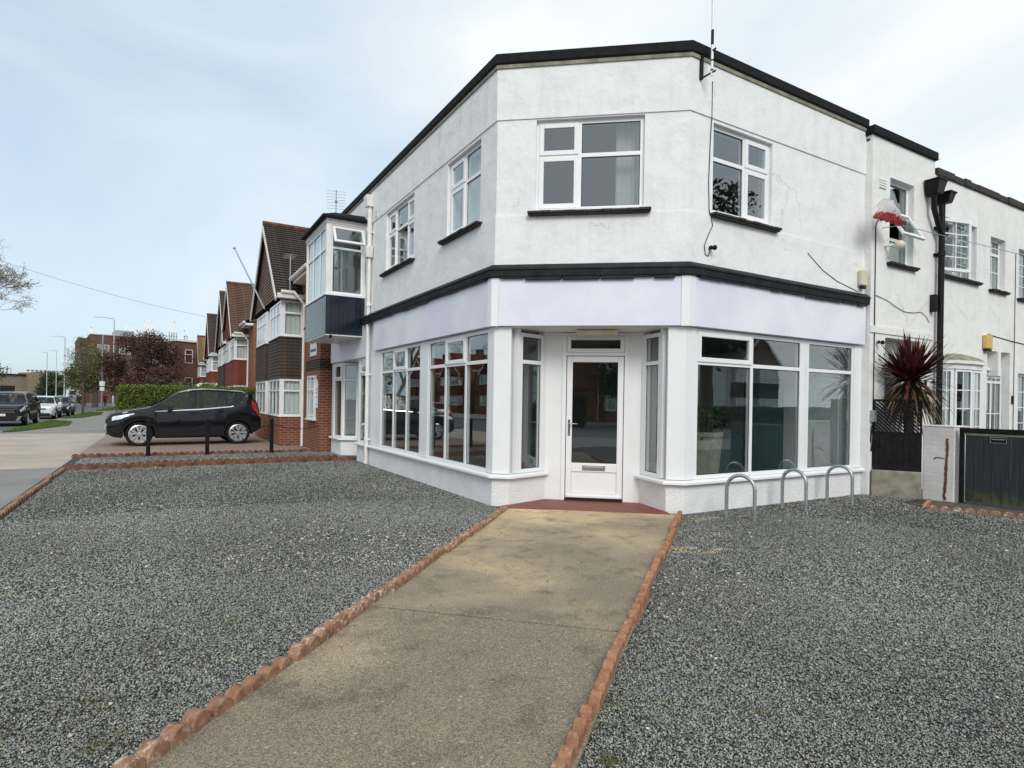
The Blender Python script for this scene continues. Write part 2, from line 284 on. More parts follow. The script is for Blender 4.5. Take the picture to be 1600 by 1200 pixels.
# ------------------------------------------------------------------ mesh helpers
class MB:
    def __init__(s): s.v = []; s.f = []; s.mi = []; s.cuts = []
    def add(s, vs, fs, m=0):
        s.cuts.append((len(s.v), len(s.f))); k = len(s.v); s.v += [tuple(p) for p in vs]; s.f += [tuple(i + k for i in f) for f in fs]; s.mi += [m] * len(fs)
    def hexa(s, p, m=0):
        s.add(p, [(0, 3, 2, 1), (4, 5, 6, 7), (0, 1, 5, 4), (1, 2, 6, 5), (2, 3, 7, 6), (3, 0, 4, 7)], m)
    def box(s, x0, x1, y0, y1, z0, z1, m=0):
        s.hexa([(x0, y0, z0), (x1, y0, z0), (x1, y1, z0), (x0, y1, z0), (x0, y0, z1), (x1, y0, z1), (x1, y1, z1), (x0, y1, z1)], m)
    def ext(s, poly, vec, m=0):
        n = len(poly); a = [Vector(p) for p in poly]; b = [p + Vector(vec) for p in a]
        s.add(a + b, [tuple(range(n))[::-1], tuple(range(n, 2 * n))] + [(i, (i + 1) % n, n + (i + 1) % n, n + i) for i in range(n)], m)
    def tube(s, pts, r, n=8, m=0, cap=True):
        pts = [Vector(p) for p in pts]; rs = r if isinstance(r, (list, tuple)) else [r] * len(pts)
        rings = []; up = None
        for i, p in enumerate(pts):
            d = (pts[min(i + 1, len(pts) - 1)] - pts[max(i - 1, 0)])
            if d.length < 1e-9: d = Vector((0, 0, 1))
            d.normalize()
            if up is None: up = d.orthogonal().normalized()
            else:
                up = up - d * up.dot(d)
                up = up.normalized() if up.length > 1e-6 else d.orthogonal().normalized()
            q = d.cross(up)
            rings.append([p + (up * math.cos(2 * math.pi * k / n) + q * math.sin(2 * math.pi * k / n)) * rs[i] for k in range(n)])
        vs = [v for ring in rings for v in ring]; fs = []
        for i in range(len(pts) - 1):
            for k in range(n): fs.append((i * n + k, i * n + (k + 1) % n, (i + 1) * n + (k + 1) % n, (i + 1) * n + k))
        if cap: fs += [tuple(range(n))[::-1], tuple(range((len(pts) - 1) * n, len(pts) * n))]
        s.add(vs, fs, m)
    def lathe(s, prof, o=(0, 0, 0), axis='z', n=20, m=0):
        vs = []; fs = []
        for r, h in prof:
            for k in range(n):
                a = 2 * math.pi * k / n; c, q = r * math.cos(a), r * math.sin(a)
                p = (c, q, h) if axis == 'z' else ((c, h, q) if axis == 'y' else (h, c, q))
                vs.append((p[0] + o[0], p[1] + o[1], p[2] + o[2]))
        for i in range(len(prof) - 1):
            for k in range(n): fs.append((i * n + k, i * n + (k + 1) % n, (i + 1) * n + (k + 1) % n, (i + 1) * n + k))
        s.add(vs, fs, m)
    def sphere(s, c, r, n=12, m=0):
        rx, ry, rz = r if isinstance(r, (tuple, list)) else (r, r, r); vs = []; fs = []; h = n // 2
        for i in range(h + 1):
            t = math.pi * i / h
            for k in range(n):
                a = 2 * math.pi * k / n; vs.append((c[0] + rx * math.sin(t) * math.cos(a), c[1] + ry * math.sin(t) * math.sin(a), c[2] + rz * math.cos(t)))
        for i in range(h):
            for k in range(n): fs.append((i * n + k, (i + 1) * n + k, (i + 1) * n + (k + 1) % n, i * n + (k + 1) % n))
        s.add(vs, fs, m)
    def xform(s, mat, a=0):
        s.v = s.v[:a] + [tuple(mat @ Vector(p)) for p in s.v[a:]]
    def build_each(s, name, mats, parent=None, chunk=1, **k):
        # one object for every `chunk` shapes added since the start
        res = []
        for i in range(0, len(s.cuts), chunk):
            v0, f0 = s.cuts[i]; v1, f1 = s.cuts[i + chunk] if i + chunk < len(s.cuts) else (len(s.v), len(s.f))
            b = MB(); b.v = s.v[v0:v1]; b.f = [tuple(j - v0 for j in f) for f in s.f[f0:f1]]; b.mi = s.mi[f0:f1]; res.append(b.build(name, mats, parent, **k))
        return res
    def build(s, name, mats, parent=None, smooth=None, bevel=0, fix=True):
        me = bpy.data.meshes.new(name); me.from_pydata(s.v, [], s.f)
        mats = mats if isinstance(mats, (list, tuple)) else [mats]
        for m in mats: me.materials.append(M[m] if isinstance(m, str) else m)
        if len(mats) > 1: me.polygons.foreach_set('material_index', s.mi)
        if fix:
            bm = bmesh.new(); bm.from_mesh(me); bmesh.ops.recalc_face_normals(bm, faces=bm.faces); bm.to_mesh(me); bm.free()
        me.update()
        if smooth is not None:
            me.polygons.foreach_set('use_smooth', [True] * len(me.polygons)); me.set_sharp_from_angle(angle=R(smooth))
        o = bpy.data.objects.new(name, me); COL.objects.link(o)
        if parent: o.parent = parent
        if bevel:
            b = o.modifiers.new('bevel', 'BEVEL'); b.width = bevel; b.segments = 2; b.limit_method = 'ANGLE'; b.angle_limit = R(40)
        return o
def npmesh(name, V, mat, parent=None):
    """V: (faces, corners, 3)"""
    n, k, _ = V.shape; me = bpy.data.meshes.new(name)
    me.vertices.add(n * k); me.vertices.foreach_set('co', V.reshape(-1).astype(np.float32))
    me.loops.add(n * k); me.loops.foreach_set('vertex_index', np.arange(n * k, dtype=np.int32))
    me.polygons.add(n); me.polygons.foreach_set('loop_start', np.arange(0, n * k, k, dtype=np.int32))
    me.update(calc_edges=True); me.materials.append(M[mat])
    o = bpy.data.objects.new(name, me); COL.objects.link(o)
    if parent: o.parent = parent
    return o
def quads_(P, size):
    n = len(P); a = rng.normal(0, 1, (n, 3)); a /= np.linalg.norm(a, axis=1)[:, None]; c = rng.normal(0, 1, (n, 3)); c -= a * (a * c).sum(1)[:, None]; c /= np.linalg.norm(c, axis=1)[:, None]
    return np.stack([P - a * size, P + c * size * .5, P + a * size, P - c * size * .5], 1)
def tag(o, label, cat, group=None):
    o['label'] = label; o['category'] = cat
    if group: o['group'] = group
    return o
def thing(name, label, cat, loc=(0, 0, 0), rz=0, group=None):
    o = bpy.data.objects.new(name, None); COL.objects.link(o); o.location = loc; o.rotation_euler = (0, 0, rz); o.empty_display_size = .2
    return tag(o, label, cat, group)
def structure(o): o['kind'] = 'structure'; return o
def stuff(o): o['kind'] = 'stuff'; return o
def copy_tree(o, parent=None):
    c = o.copy(); COL.objects.link(c)
    if parent: c.parent = parent
    for ch in o.children: copy_tree(ch, c)
    return c
class Fr:
    """a wall frame: s along the wall, off outwards, z up"""
    def __init__(s, o, d, n): s.o = Vector((*o, 0)); s.d = Vector((*d, 0)).normalized(); s.n = Vector((*n, 0)).normalized()
    def p(s, a, off, z): v = s.o + s.d * a + s.n * off; return (v.x, v.y, z)
    def box(s, mb, s0, s1, o0, o1, z0, z1, m=0):
        p = s.p; mb.hexa([p(s0, o0, z0), p(s1, o0, z0), p(s1, o1, z0), p(s0, o1, z0), p(s0, o0, z1), p(s1, o0, z1), p(s1, o1, z1), p(s0, o1, z1)], m)
    def wall(s, mb, s0, s1, z0, z1, holes, th=.25, off=0, m=0):
        S = sorted({s0, s1, *[h[0] for h in holes], *[h[1] for h in holes]}); Z = sorted({z0, z1, *[h[2] for h in holes], *[h[3] for h in holes]})
        p = s.p
        def inh(a, b): return any(h[0] < a < h[1] and h[2] < b < h[3] for h in holes)
        for i in range(len(S) - 1):
            for j in range(len(Z) - 1):
                if inh((S[i] + S[i + 1]) / 2, (Z[j] + Z[j + 1]) / 2): continue
                for q in (off, off - th): mb.add([p(S[i], q, Z[j]), p(S[i + 1], q, Z[j]), p(S[i + 1], q, Z[j + 1]), p(S[i], q, Z[j + 1])], [(0, 1, 2, 3)], m)
        for a, b, c, d in list(holes) + [(s0, s1, z0, z1)]:
            q = off - th
            for e in ([p(a, off, c), p(b, off, c), p(b, q, c), p(a, q, c)], [p(a, off, d), p(b, off, d), p(b, q, d), p(a, q, d)],
                      [p(a, off, c), p(a, off, d), p(a, q, d), p(a, q, c)], [p(b, off, c), p(b, off, d), p(b, q, d), p(b, q, c)]): mb.add(e, [(0, 1, 2, 3)], m)
def mitre(path, o):
    P = [Vector(p) for p in path]; res = []
    for i, p in enumerate(P):
        ns = []
        for a, b in ((i - 1, i), (i, i + 1)):
            if a < 0 or b >= len(P): continue
            d = (P[b] - P[a]).normalized(); ns.append(Vector((-d.y, d.x)))
        if len(ns) == 1: res.append(p + ns[0] * o)
        else:
            n = (ns[0] + ns[1]).normalized(); res.append(p + n * (o / n.dot(ns[0])))
    return res
def ring(mb, path, prof, m=0):
    """sweep closed profile [(off,z)...] along an open plan path, mitred"""
    k = len(prof); vs = []; fs = []
    offs = [mitre(path, o) for o, z in prof]
    for i in range(len(path)):
        for j in range(k): vs.append((offs[j][i].x, offs[j][i].y, prof[j][1]))
    for i in range(len(path) - 1):
        for j in range(k): fs.append((i * k + j, i * k + (j + 1) % k, (i + 1) * k + (j + 1) % k, (i + 1) * k + j))
    fs += [tuple(range(k)), tuple(range((len(path) - 1) * k, len(path) * k))[::-1]]
    mb.add(vs, fs, m)
def rect(o0, o1, z0, z1): return [(o0, z0), (o1, z0), (o1, z1), (o0, z1)]
def window(fr, s0, s1, z0, z1, cols, trans, parent, openers=(), inset=.07, fw=.055, bars=0, mat='upvc', depth=.07, cfill=None, label=None, skip=()):
    """cols: inner mullion positions (s); trans: list per column of transom heights"""
    f = MB(); i0, i1 = -inset - depth, -inset
    fr.box(f, s0, s0 + fw, i0, i1, z0, z1); fr.box(f, s1 - fw, s1, i0, i1, z0, z1)
    fr.box(f, s0 + fw, s1 - fw, i0, i1, z0, z0 + fw); fr.box(f, s0 + fw, s1 - fw, i0, i1, z1 - fw, z1)
    edges = [s0 + fw]; 
    for c in cols:
        fr.box(f, c - fw / 2, c + fw / 2, i0, i1, z0 + fw, z1 - fw); edges += [c - fw / 2, c + fw / 2]
    edges.append(s1 - fw); panes = MB(); cl_ = []; bb = MB()
    for ci in range(len(cols) + 1):
        a, b = edges[2 * ci], edges[2 * ci + 1]
        tl = trans[ci] if trans else []
        zs = [z0 + fw]
        for tz in tl: fr.box(f, a, b, i0, i1, tz - fw / 2, tz + fw / 2); zs += [tz - fw / 2, tz + fw / 2]
        zs.append(z1 - fw)
        for r in range(len(tl) + 1):
            c, d = zs[2 * r], zs[2 * r + 1]
            if (ci, r) in skip: continue
            po = i1 - .026 if (ci, r) not in openers else i1 - .004
            fr.box(panes, a - .008, b + .008, po, po + .006, c - .008, d + .008)
            if (ci, r) in openers:
                e = .05; cas = MB(); q0, q1 = i0 + .03, i1 + .018
                fr.box(cas, a - .015, a + e, q0, q1, c - .015, d + .015); fr.box(cas, b - e, b + .015, q0, q1, c - .015, d + .015)
                fr.box(cas, a + e, b - e, q0, q1, c - .015, c + e); fr.box(cas, a + e, b - e, q0, q1, d - e, d + .015); cl_.append(cas)
            else:
                g = .009   # dark rubber gasket line round the glass
                for q in ((a, a + g, c, d), (b - g, b, c, d), (a + g, b - g, c, c + g), (a + g, b - g, d - g, d)): fr.box(f, q[0], q[1], po + .007, po + .010, q[2], q[3], 1)
            if bars:
                nb, mbr = bars
                for k in range(1, nb + 1): x = a + (b - a) * k / (nb + 1); fr.box(bb, x - .009, x + .009, po + .0065, po + .015, c, d)
                for k in range(1, mbr + 1): z = c + (d - c) * k / (mbr + 1); fr.box(bb, a, b, po + .0067, po + .0145, z - .009, z + .009)
    o = f.build('window', [mat, 'trim'], parent)
    panes.build_each('pane', 'glass', o) if skip else panes.build('pane', 'glass', o)
    for cas in cl_: cas.build('casement', mat, o, bevel=.006)
    if bb.v: bb.build('glazing_bar', mat, o)
    if label: o['label'] = label
    return o
def sheet(name, poly, z, mat, th=.02):
    b = MB(); b.ext([(x, y, z - th) for x, y in poly], (0, 0, th)); return structure(b.build(name, mat))
# ------------------------------------------------------------------ ground, road, pavement, gravel, path
sheet('ground', [(-900, -900), (900, -900), (900, 900), (-900, 900)], -.13, 'asphalt')
sheet('road', [(-18.6, -60), (-9.45, -60), (-9.45, 330), (-18.6, 330)], -.10, 'asphalt')
sheet('side_road', [(-9.45, -22), (120, -22), (120, -13.5), (-9.45, -13.5)], -.10, 'asphalt')
sheet('pavement', [(-9.3, -13.5), (-5.86, -13.5), (-5.86, 7.6), (-9.3, 7.6)], 0, 'pavement', .1)
sheet('pavement', [(-9.3, 20.6), (-5.86, 20.6), (-5.86, 330), (-9.3, 330)], 0, 'pavement', .1)
sheet('pavement', [(-5.86, -13.4), (60, -13.4), (60, -9.6), (-5.86, -9.6)], 0, 'pavement', .1)
sheet('pavement', [(-26, -60), (-18.75, -60), (-18.75, 330), (-26, 330)], 0, 'pavement', .1)
sheet('driveway', [(-9.3, 7.6), (-5.86, 7.6), (-5.86, 20.6), (-9.3, 20.6)], -.004, 'crossover', .1)
sheet('forecourt', [(-5.86, 9.85), (-.1, 9.85), (-.1, 24), (-5.86, 24)], 0, 'paving', .1)
sheet('garden', [(-5.86, 24), (-.1, 24), (-.1, 120), (-5.86, 120)], -.01, 'earth', .1)
b = MB(); b.box(-9.45, -9.305, -13, 7.6, -.12, .005); b.box(-9.45, -9.305, 7.6, 20.6, -.12, -.06); b.box(-9.45, -9.305, 20.6, 300, -.12, .005); b.box(-18.745, -18.6, -60, 300, -.12, .005)
structure(b.build('kerb', 'kerb'))
stuff(sheet('gravel', [(-5.86, -9.6), (14, -9.6), (14, 9.84), (-5.86, 9.84)], 0, 'gravel', .1))
PN = [(0.06, -.36), (1.98, -1.66)]
PL0, PL1 = Vector((0.03, -.36)), Vector((-5.3, -5.86)); PR0, PR1 = Vector((1.98, -1.70)), Vector((-4.35, -6.99))
def lerp(a, b, t): return a + (b - a) * t
jt = .53
b = MB()
for t0, t1, z in ((0, jt - .0012, .024), (jt + .0012, 1, .020)):
    q = [lerp(PL0, PL1, t0), lerp(PR0, PR1, t0 * 1.02), lerp(PR0, PR1, t1 * 1.02), lerp(PL0, PL1, t1)]
    b.ext([(p.x, p.y, -.06) for p in q], (0, 0, z + .06))
structure(b.build('path', 'path', bevel=.004))
sheet('earth_strip', [(6.0, -2.6), (6.78, -2.75), (6.9, -5.2), (6.35, -5.2), (5.75, -3.0)], .012, 'earth')
# grass verges along the kerb
for poly in ([(-9.3, 21.6), (-8.9, 22.2), (-7.9, 27.5), (-8.2, 31.5), (-9.3, 33.5)], [(-9.3, 37), (-8.4, 38.6), (-8.0, 46), (-8.3, 52), (-9.3, 53.5)], [(-9.3, 58), (-8.2, 60), (-8.2, 80), (-9.3, 82)], [(-7.6, 64), (-6.0, 64), (-6.0, 75), (-7.6, 75)]):
    b = MB(); b.ext([(x, y, -.02) for x, y in poly], (0, 0, .05)); structure(b.build('verge', 'lawn'))
    xs = [p[0] for p in poly]; ys = [p[1] for p in poly]; n = 9000
    P = np.stack([rng.uniform(min(xs), max(xs), n), rng.uniform(min(ys), max(ys), n)], 1)
    ins = np.zeros(n, bool)
    for i in range(len(poly)):
        x0, y0 = poly[i]; x1, y1 = poly[i - 1]; c = ((y0 > P[:, 1]) != (y1 > P[:, 1])) & (P[:, 0] < (x1 - x0) * (P[:, 1] - y0) / (y1 - y0 + 1e-9) + x0); ins ^= c
    P = P[ins]; n = len(P); a = rng.uniform(0, 6.28, n); h = rng.uniform(.03, .09, n); ln = rng.normal(0, .03, (n, 2))
    V = np.zeros((n, 3, 3)); V[:, :, :2] = P[:, None]; V[:, :, 2] = .03
    V[:, 0, 0] -= np.cos(a) * .009; V[:, 0, 1] -= np.sin(a) * .009; V[:, 1, 0] += np.cos(a) * .009; V[:, 1, 1] += np.sin(a) * .009; V[:, 2, :2] += ln; V[:, 2, 2] += h
    stuff(npmesh('grass', V, 'grass'))
# loose chips lying on the gravel bed, larger with distance since only the nearest can be told apart
CAMP = np.array([-4.068, -7.468])
def inpoly(P, poly):
    ins = np.zeros(len(P), bool)
    for i in range(len(poly)):
        x0, y0 = poly[i]; x1, y1 = poly[i - 1]
        ins ^= ((y0 > P[:, 1]) != (y1 > P[:, 1])) & (P[:, 0] < (x1 - x0) * (P[:, 1] - y0) / (y1 - y0 + 1e-9) + x0)
    return ins
def chips():
    Ps = []; Ss = []
    for r0, r1, dens, size in ((1.9, 3.4, 14000, .0047), (3.4, 5.5, 9000, .0056), (5.5, 9.0, 4600, .0072), (9.0, 18, 1500, .0092)):
        ang = 2.0; n = int(dens * ang / 2 * (r1 ** 2 - r0 ** 2))
        r = np.sqrt(rng.uniform(r0 ** 2, r1 ** 2, n)); a = R(90 - 30.4) + rng.uniform(-ang / 2, ang / 2, n)
        Ps.append(CAMP + np.stack([r * np.cos(a), r * np.sin(a)], 1)); Ss.append(size * rng.uniform(.6, 1.5, n))
    P = np.concatenate(Ps); S = np.concatenate(Ss)
    ok = (P[:, 0] > -5.68) & (P[:, 1] < 9.6) & (P[:, 0] < 12)
    path = [tuple(PL0), tuple(PR0), tuple(PR1), tuple(PL1)]
    bld = [(-.02, 10), (-.02, -.02), (.0, -.36), (2.0, -1.72), (6.4, -1.7), (6.75, -2.4), (6.78, -9), (14, -9), (14, 10)]
    ok &= ~inpoly(P, path) & ~inpoly(P, bld) & ~((P[:, 1] > 6.92) & (P[:, 1] < 7.12)) & ~inpoly(P, [(5.75, -3.0), (6.3, -4.4), (6.8, -4.4), (6.8, -2.4), (6.0, -2.5)])
    onp = inpoly(P, path) & (rng.uniform(size=len(P)) < .0035) & (P[:, 0] > -5); ok |= onp
    P = P[ok]; lift = np.where(onp[ok], .021, 0.0); S = S[ok]; n = len(P)
    base = np.array([(1, 0, 0), (0, 1, 0), (-1, 0, 0), (0, -1, 0), (0, 0, 1), (0, 0, -1)], float)
    F = np.array([(0, 1, 4), (1, 2, 4), (2, 3, 4), (3, 0, 4), (1, 0, 5), (2, 1, 5), (3, 2, 5), (0, 3, 5)])
    v = base[None] + rng.normal(0, .22, (n, 6, 3)); v *= (S[:, None, None] * np.array([1.15, .8, .55])[None, None] * rng.uniform(.75, 1.3, (n, 1, 3)))
    q = rng.normal(0, 1, (n, 4)) * np.array([1, .28, .28, 1]); q /= np.linalg.norm(q, axis=1)[:, None]
    ww, x, y, z = q.T
    Rm = np.stack([1 - 2 * (y * y + z * z), 2 * (x * y - z * ww), 2 * (x * z + y * ww), 2 * (x * y + z * ww), 1 - 2 * (x * x + z * z), 2 * (y * z - x * ww), 2 * (x * z - y * ww), 2 * (y * z + x * ww), 1 - 2 * (x * x + y * y)], 1).reshape(n, 3, 3)
    v = np.einsum('nij,nkj->nki', Rm, v); v[:, :, :2] += P[:, None]; v[:, :, 2] += (rng.uniform(.1, .9, n) * S + lift)[:, None] + .002
    tone = np.clip(rng.beta(2.3, 2.6, n) * .43 + .045, 0, .4)
    # patches: slightly damp dark areas, a few greenish with algae
    g1 = np.sin(P[:, 0] * 1.3 + 1.7 * np.sin(P[:, 1] * .7)) * np.sin(P[:, 1] * 1.1 + 1.1 * np.sin(P[:, 0] * .9)); tone *= 1 + .17 * g1
    Cc = np.stack([tone, tone * 1.015, tone * .93], 1)
    gr = (np.sin(P[:, 0] * 2.1 + 3) * np.sin(P[:, 1] * 1.7 + 1) > .75) & (rng.uniform(size=n) < .3); Cc[gr] = np.stack([tone[gr] * .9, tone[gr] * 1.02, tone[gr] * .7], 1)
    pale = rng.uniform(size=n) < .0028; pc = np.array([(.50, .44, .34), (.55, .52, .46), (.42, .27, .14), (.6, .58, .55)])
    for cx, cy, rad, pr in ((-.55, -3.75, .95, .05), (-2.4, -1.4, 1.2, .05), (-1.6, -2.0, .9, .05)):
        pale |= (((P[:, 0] - cx) ** 2 + (P[:, 1] - cy) ** 2) < rad ** 2) & (rng.uniform(size=n) < pr * .5)
    sand = np.zeros(n, bool)
    for cx, cy, sx, sy, pr in ((.50, -3.05, .17, .10, .8), (.78, -3.28, .22, .05, .8), (1.5, -2.75, .16, .05, .5), (2.05, -2.05, .2, .06, .55), (2.6, -2.15, .1, .05, .5), (.2, -2.7, .1, .1, .3)):
        q2 = ((P[:, 0] - cx) / sx) ** 2 + ((P[:, 1] - cy) / sy) ** 2; sand |= (q2 < 1.6 + .9 * np.sin(P[:, 0] * 23 + P[:, 1] * 31)) & (rng.uniform(size=n) < pr)
    Cc[sand] = np.array([.52, .44, .29]) * rng.uniform(.75, 1.15, (sand.sum(), 1))
    Cc[pale] = pc[rng.integers(0, 4, pale.sum())]; big = pale & (rng.uniform(size=n) < .4)
    cb_ = np.concatenate([P[big], np.zeros((big.sum(), 1))], 1)[:, None]; v[big] = cb_ + (v[big] - cb_) * 1.7
    me = bpy.data.meshes.new('gravel_chips'); me.vertices.add(n * 6); me.vertices.foreach_set('co', v.reshape(-1).astype(np.float32))
    fi = (F[None] + (np.arange(n) * 6)[:, None, None]).reshape(-1).astype(np.int32); nf = n * 8
    me.loops.add(nf * 3); me.loops.foreach_set('vertex_index', fi); me.polygons.add(nf); me.polygons.foreach_set('loop_start', np.arange(0, nf * 3, 3, dtype=np.int32))
    me.update(calc_edges=True); at = me.attributes.new('chip', 'FLOAT_COLOR', 'POINT')
    ca = np.ones((n, 6, 4), np.float32); ca[:, :, :3] = Cc[:, None]; at.data.foreach_set('color', ca.reshape(-1)); me.materials.append(M['chip'])
    o = bpy.data.objects.new('gravel_chips', me); COL.objects.link(o); stuff(o)
chips()
# small weeds sprouting through the gravel
def weeds(cx, cy, sp, n):
    a = rng.uniform(0, 6.28, n); P = np.stack([cx + rng.normal(0, sp, n), cy + rng.normal(0, sp, n)], 1); h = rng.uniform(.008, .03, n)
    V = np.zeros((n, 3, 3)); V[:, :, :2] = P[:, None]; d = np.stack([np.cos(a), np.sin(a)], 1) * .005; V[:, 0, :2] -= d; V[:, 1, :2] += d; V[:, 2, :2] += rng.normal(0, .014, (n, 2)); V[:, 2, 2] = h; V[:, :2, 2] = .004
    stuff(npmesh('weeds', V, 'leaf_olive'))
for q in ((-4.35, -4.0, .10, 200), (-4.25, -4.42, .05, 170), (-4.7, -4.1, .06, 90), (-2.45, -5.55, .025, 120), (-1.55, -5.6, .05, 90), (-4.0, -3.3, .2, 160), (-2.15, -5.15, .03, 60)): weeds(*q)
# ------------------------------------------------------------------ terracotta edging, one section of five scallops at a time
def edging_mesh(pitch, n, h, th, seed):
    r_ = random.Random(seed); b = MB(); L_ = pitch * n; prof = []
    for k in range(n):
        for i in range(9):
            a = math.pi * i / 8; prof.append((pitch * (k + .5) - pitch * .49 * math.cos(a), h - pitch * .47 + pitch * .47 * math.sin(a) + r_.uniform(-.0015, .0015)))
    poly = [(0, 0, -.08)] + [(x, 0, z) for x, z in prof] + [(L_, 0, -.08)]
    # front and back faces built per scallop so that no face is concave
    for k in range(n):
        seg = [(pitch * k + .001, 0, -.08)] + [(x, 0, z) for x, z in prof[k * 9:(k + 1) * 9]] + [(pitch * (k + 1) - .001, 0, -.08)]
        b.ext([(x, -th / 2 + r_.uniform(-.003, .003), z) for x, y, z in seg], (0, th, 0))
    o = b.build('edging_section', 'terra', bevel=.005); return o
EDG = {}
def edging(p0, p1, label, group, mat='terra', pitch=.12, n=5, h=.075, th=.06, jit=.012):
    key = (pitch, n, h, th, mat); r_ = random.Random(hash((p0, p1)) & 0xffff)
    a, c = Vector(p0), Vector(p1); d = c - a; Ls = pitch * n + .004; cnt = max(1, round(d.length / Ls)); ang = math.atan2(d.y, d.x)
    for i in range(cnt):
        v = (key, i % 4)
        if v not in EDG:
            o = edging_mesh(pitch, n, h, th, i); o.data.materials[0] = M[mat]; EDG[v] = o
        else: o = EDG[v].copy(); COL.objects.link(o)
        pos = a + d.normalized() * (i * d.length / cnt); nn = Vector((-d.y, d.x)).normalized() * r_.uniform(-jit, jit)
        o.location = (pos.x + nn.x, pos.y + nn.y, r_.uniform(-.012, .008)); o.rotation_euler = (R(r_.uniform(-5, 5)), R(r_.uniform(-1.2, 1.2)), ang + R(r_.uniform(-1.5, 1.5)))
        tag(o, label, 'edging', group)
edging((-4.72, -5.30), (0.03, -.40), 'scalloped terracotta edging section along the left side of the concrete path', 'edging left of the path', h=.088, th=.07)
edging((-3.22, -5.98), (1.98, -1.72), 'scalloped terracotta edging section along the right side of the concrete path', 'edging right of the path', mat='terra_plain', h=.085, th=.055)
edging((-5.78, -2.5), (-5.72, 6.9), 'scalloped edging section between the gravel and the grey pavement', 'edging beside the pavement', mat='terra_mid', pitch=.15, n=4, h=.07)
edging((-5.75, 6.98), (0.0, 7.0), 'scalloped edging section across the back of the left gravel, nearer of two rows', 'nearer back row of edging', mat='terra_dark', pitch=.15, n=4, h=.10)
edging((-5.72, 7.28), (-.35, 7.32), 'dark scalloped edging section just behind the nearer back row', 'second back row of edging', mat='terra_dark', pitch=.15, n=4, h=.115)
edging((-5.9, 9.82), (-.1, 9.78), 'scalloped edging section under the posts beside the block paved forecourt', 'edging below the posts', mat='terra_dark', pitch=.15, n=4, h=.09)
edging((5.72, -2.98), (6.32, -4.3), 'scalloped terracotta edging section in front of the black plank gate', 'edging before the gate', pitch=.145, n=5, h=.07)
edging((6.62, -2.62), (5.74, -2.93), 'scalloped terracotta edging section running from the white pillar to the gravel corner', 'edging beside the pillar', pitch=.125, n=7, h=.06)
# ------------------------------------------------------------------ the white corner shop
shop = thing('corner_shop', 'white rendered two storey corner shop with chamfered entrance and lavender fascia', 'shop building')
C0, C1 = Vector((0, 0)), Vector((2.066, -1.676)); CD = (C1 - C0).normalized(); CN = Vector((CD.y, -CD.x))
frL = Fr((0, 0), (0, 1), (-1, 0)); frR = Fr((0, -1.676), (1, 0), (0, -1)); frC = Fr((0, 0), CD, CN); CL = (C1 - C0).length
XB, YA = 6.30, 9.40
FAC = [(XB, -1.676), (2.066, -1.676), (0, 0), (0, YA)]
holesL = [(.5, 1.72, 4.2, 5.45), (3.26, 4.88, 4.2, 5.45), (6.5, 8.3, 4.0, 5.4)]
holesC = [(.56, 2.06, 4.2, 5.48)]; holesR = [(2.53, 3.82, 4.2, 5.45)]
b = MB()
frR.wall(b, 2.066, XB, 4.13, 5.5, holesR); frC.wall(b, 0, CL, 4.13, 5.5, holesC); frL.wall(b, 0, YA, 4.13, 5.5, holesL)
ring(b, FAC, rect(-.25, .014, 3.40, 4.13)); ring(b, FAC, rect(-.25, .016, 5.5, 6.28))
ring(b, FAC, rect(-.25, -.03, 2.56, 3.40))
b.box(XB - .25, XB, -1.42, YA, 0, 6.2); b.box(.26, XB - .25, YA - .25, YA, 0, 6.2)
b.build('wall', 'render', shop)
b = MB()
pts = [(XB - .02, -1.66), (2.07, -1.66), (.02, .0), (.02, YA - .02), (XB - .02, YA - .02)]
b.ext([(x, y, 6.2) for x, y in pts], (0, 0, .05)); b.build('roof', 'felt', shop)
b = MB(); ring(b, FAC, [(-.3, 6.28), (.045, 6.28), (.06, 6.30), (.06, 6.42), (.03, 6.44), (-.3, 6.44)]); b.build('coping', 'felt', shop)
b = MB(); ring(b, FAC, rect(.0165, .035, 6.225, 6.279)); b.build('drip_board', 'conc', shop)
# dark lead covered band above the fascia, in two stepped pieces with a wavy lower lap
b = MB(); ring(b, [(XB, -1.676), (2.066, -1.676), (0, 0), (0, 6.3)], [(.0145, 3.44), (.06, 3.43), (.135, 3.37), (.135, 3.34), (.0145, 3.34)])
ring(b, [(XB, -1.676), (2.066, -1.676), (0, 0), (0, 6.3)], [(-.03, 3.336), (.125, 3.336), (.115, 3.25), (.09, 3.245), (-.03, 3.245)])
r_ = random.Random(5)
for fr, a0, a1 in ((frR, 2.2, 6.2), (frC, .1, 2.5), (frL, .1, 6.2)):
    x = a0
    while x < a1:
        l = r_.uniform(.25, .6); e = min(x + l, a1); fr.box(b, x, e - .012, .092, .112, 3.205 + r_.uniform(-.012, .02), 3.244); x = e
b.build('lead_band', 'lead', shop, bevel=.006)
def panel(fr, s0, s1, z0, z1, o0, o1, mat, name, n=1):
    b = MB(); dx = (s1 - s0) / n
    for k in range(n): fr.box(b, s0 + k * dx, s0 + (k + 1) * dx - (.004 if n > 1 else 0), o0, o1, z0, z1)
    return b.build(name, mat, shop, bevel=.003)
panel(frR, 2.15, XB - .02, 2.565, 3.235, -.029, .065, 'fascia', 'fascia_board', 2); panel(frC, .07, CL - .085, 2.565, 3.235, -.029, .065, 'fascia', 'fascia_board')
panel(frL, .08, 5.5, 2.565, 3.235, -.029, .065, 'fascia', 'fascia_board', 3); panel(frL, 5.98, YA - .05, 2.47, 3.235, -.029, .06, 'fascia', 'fascia_board', 2)
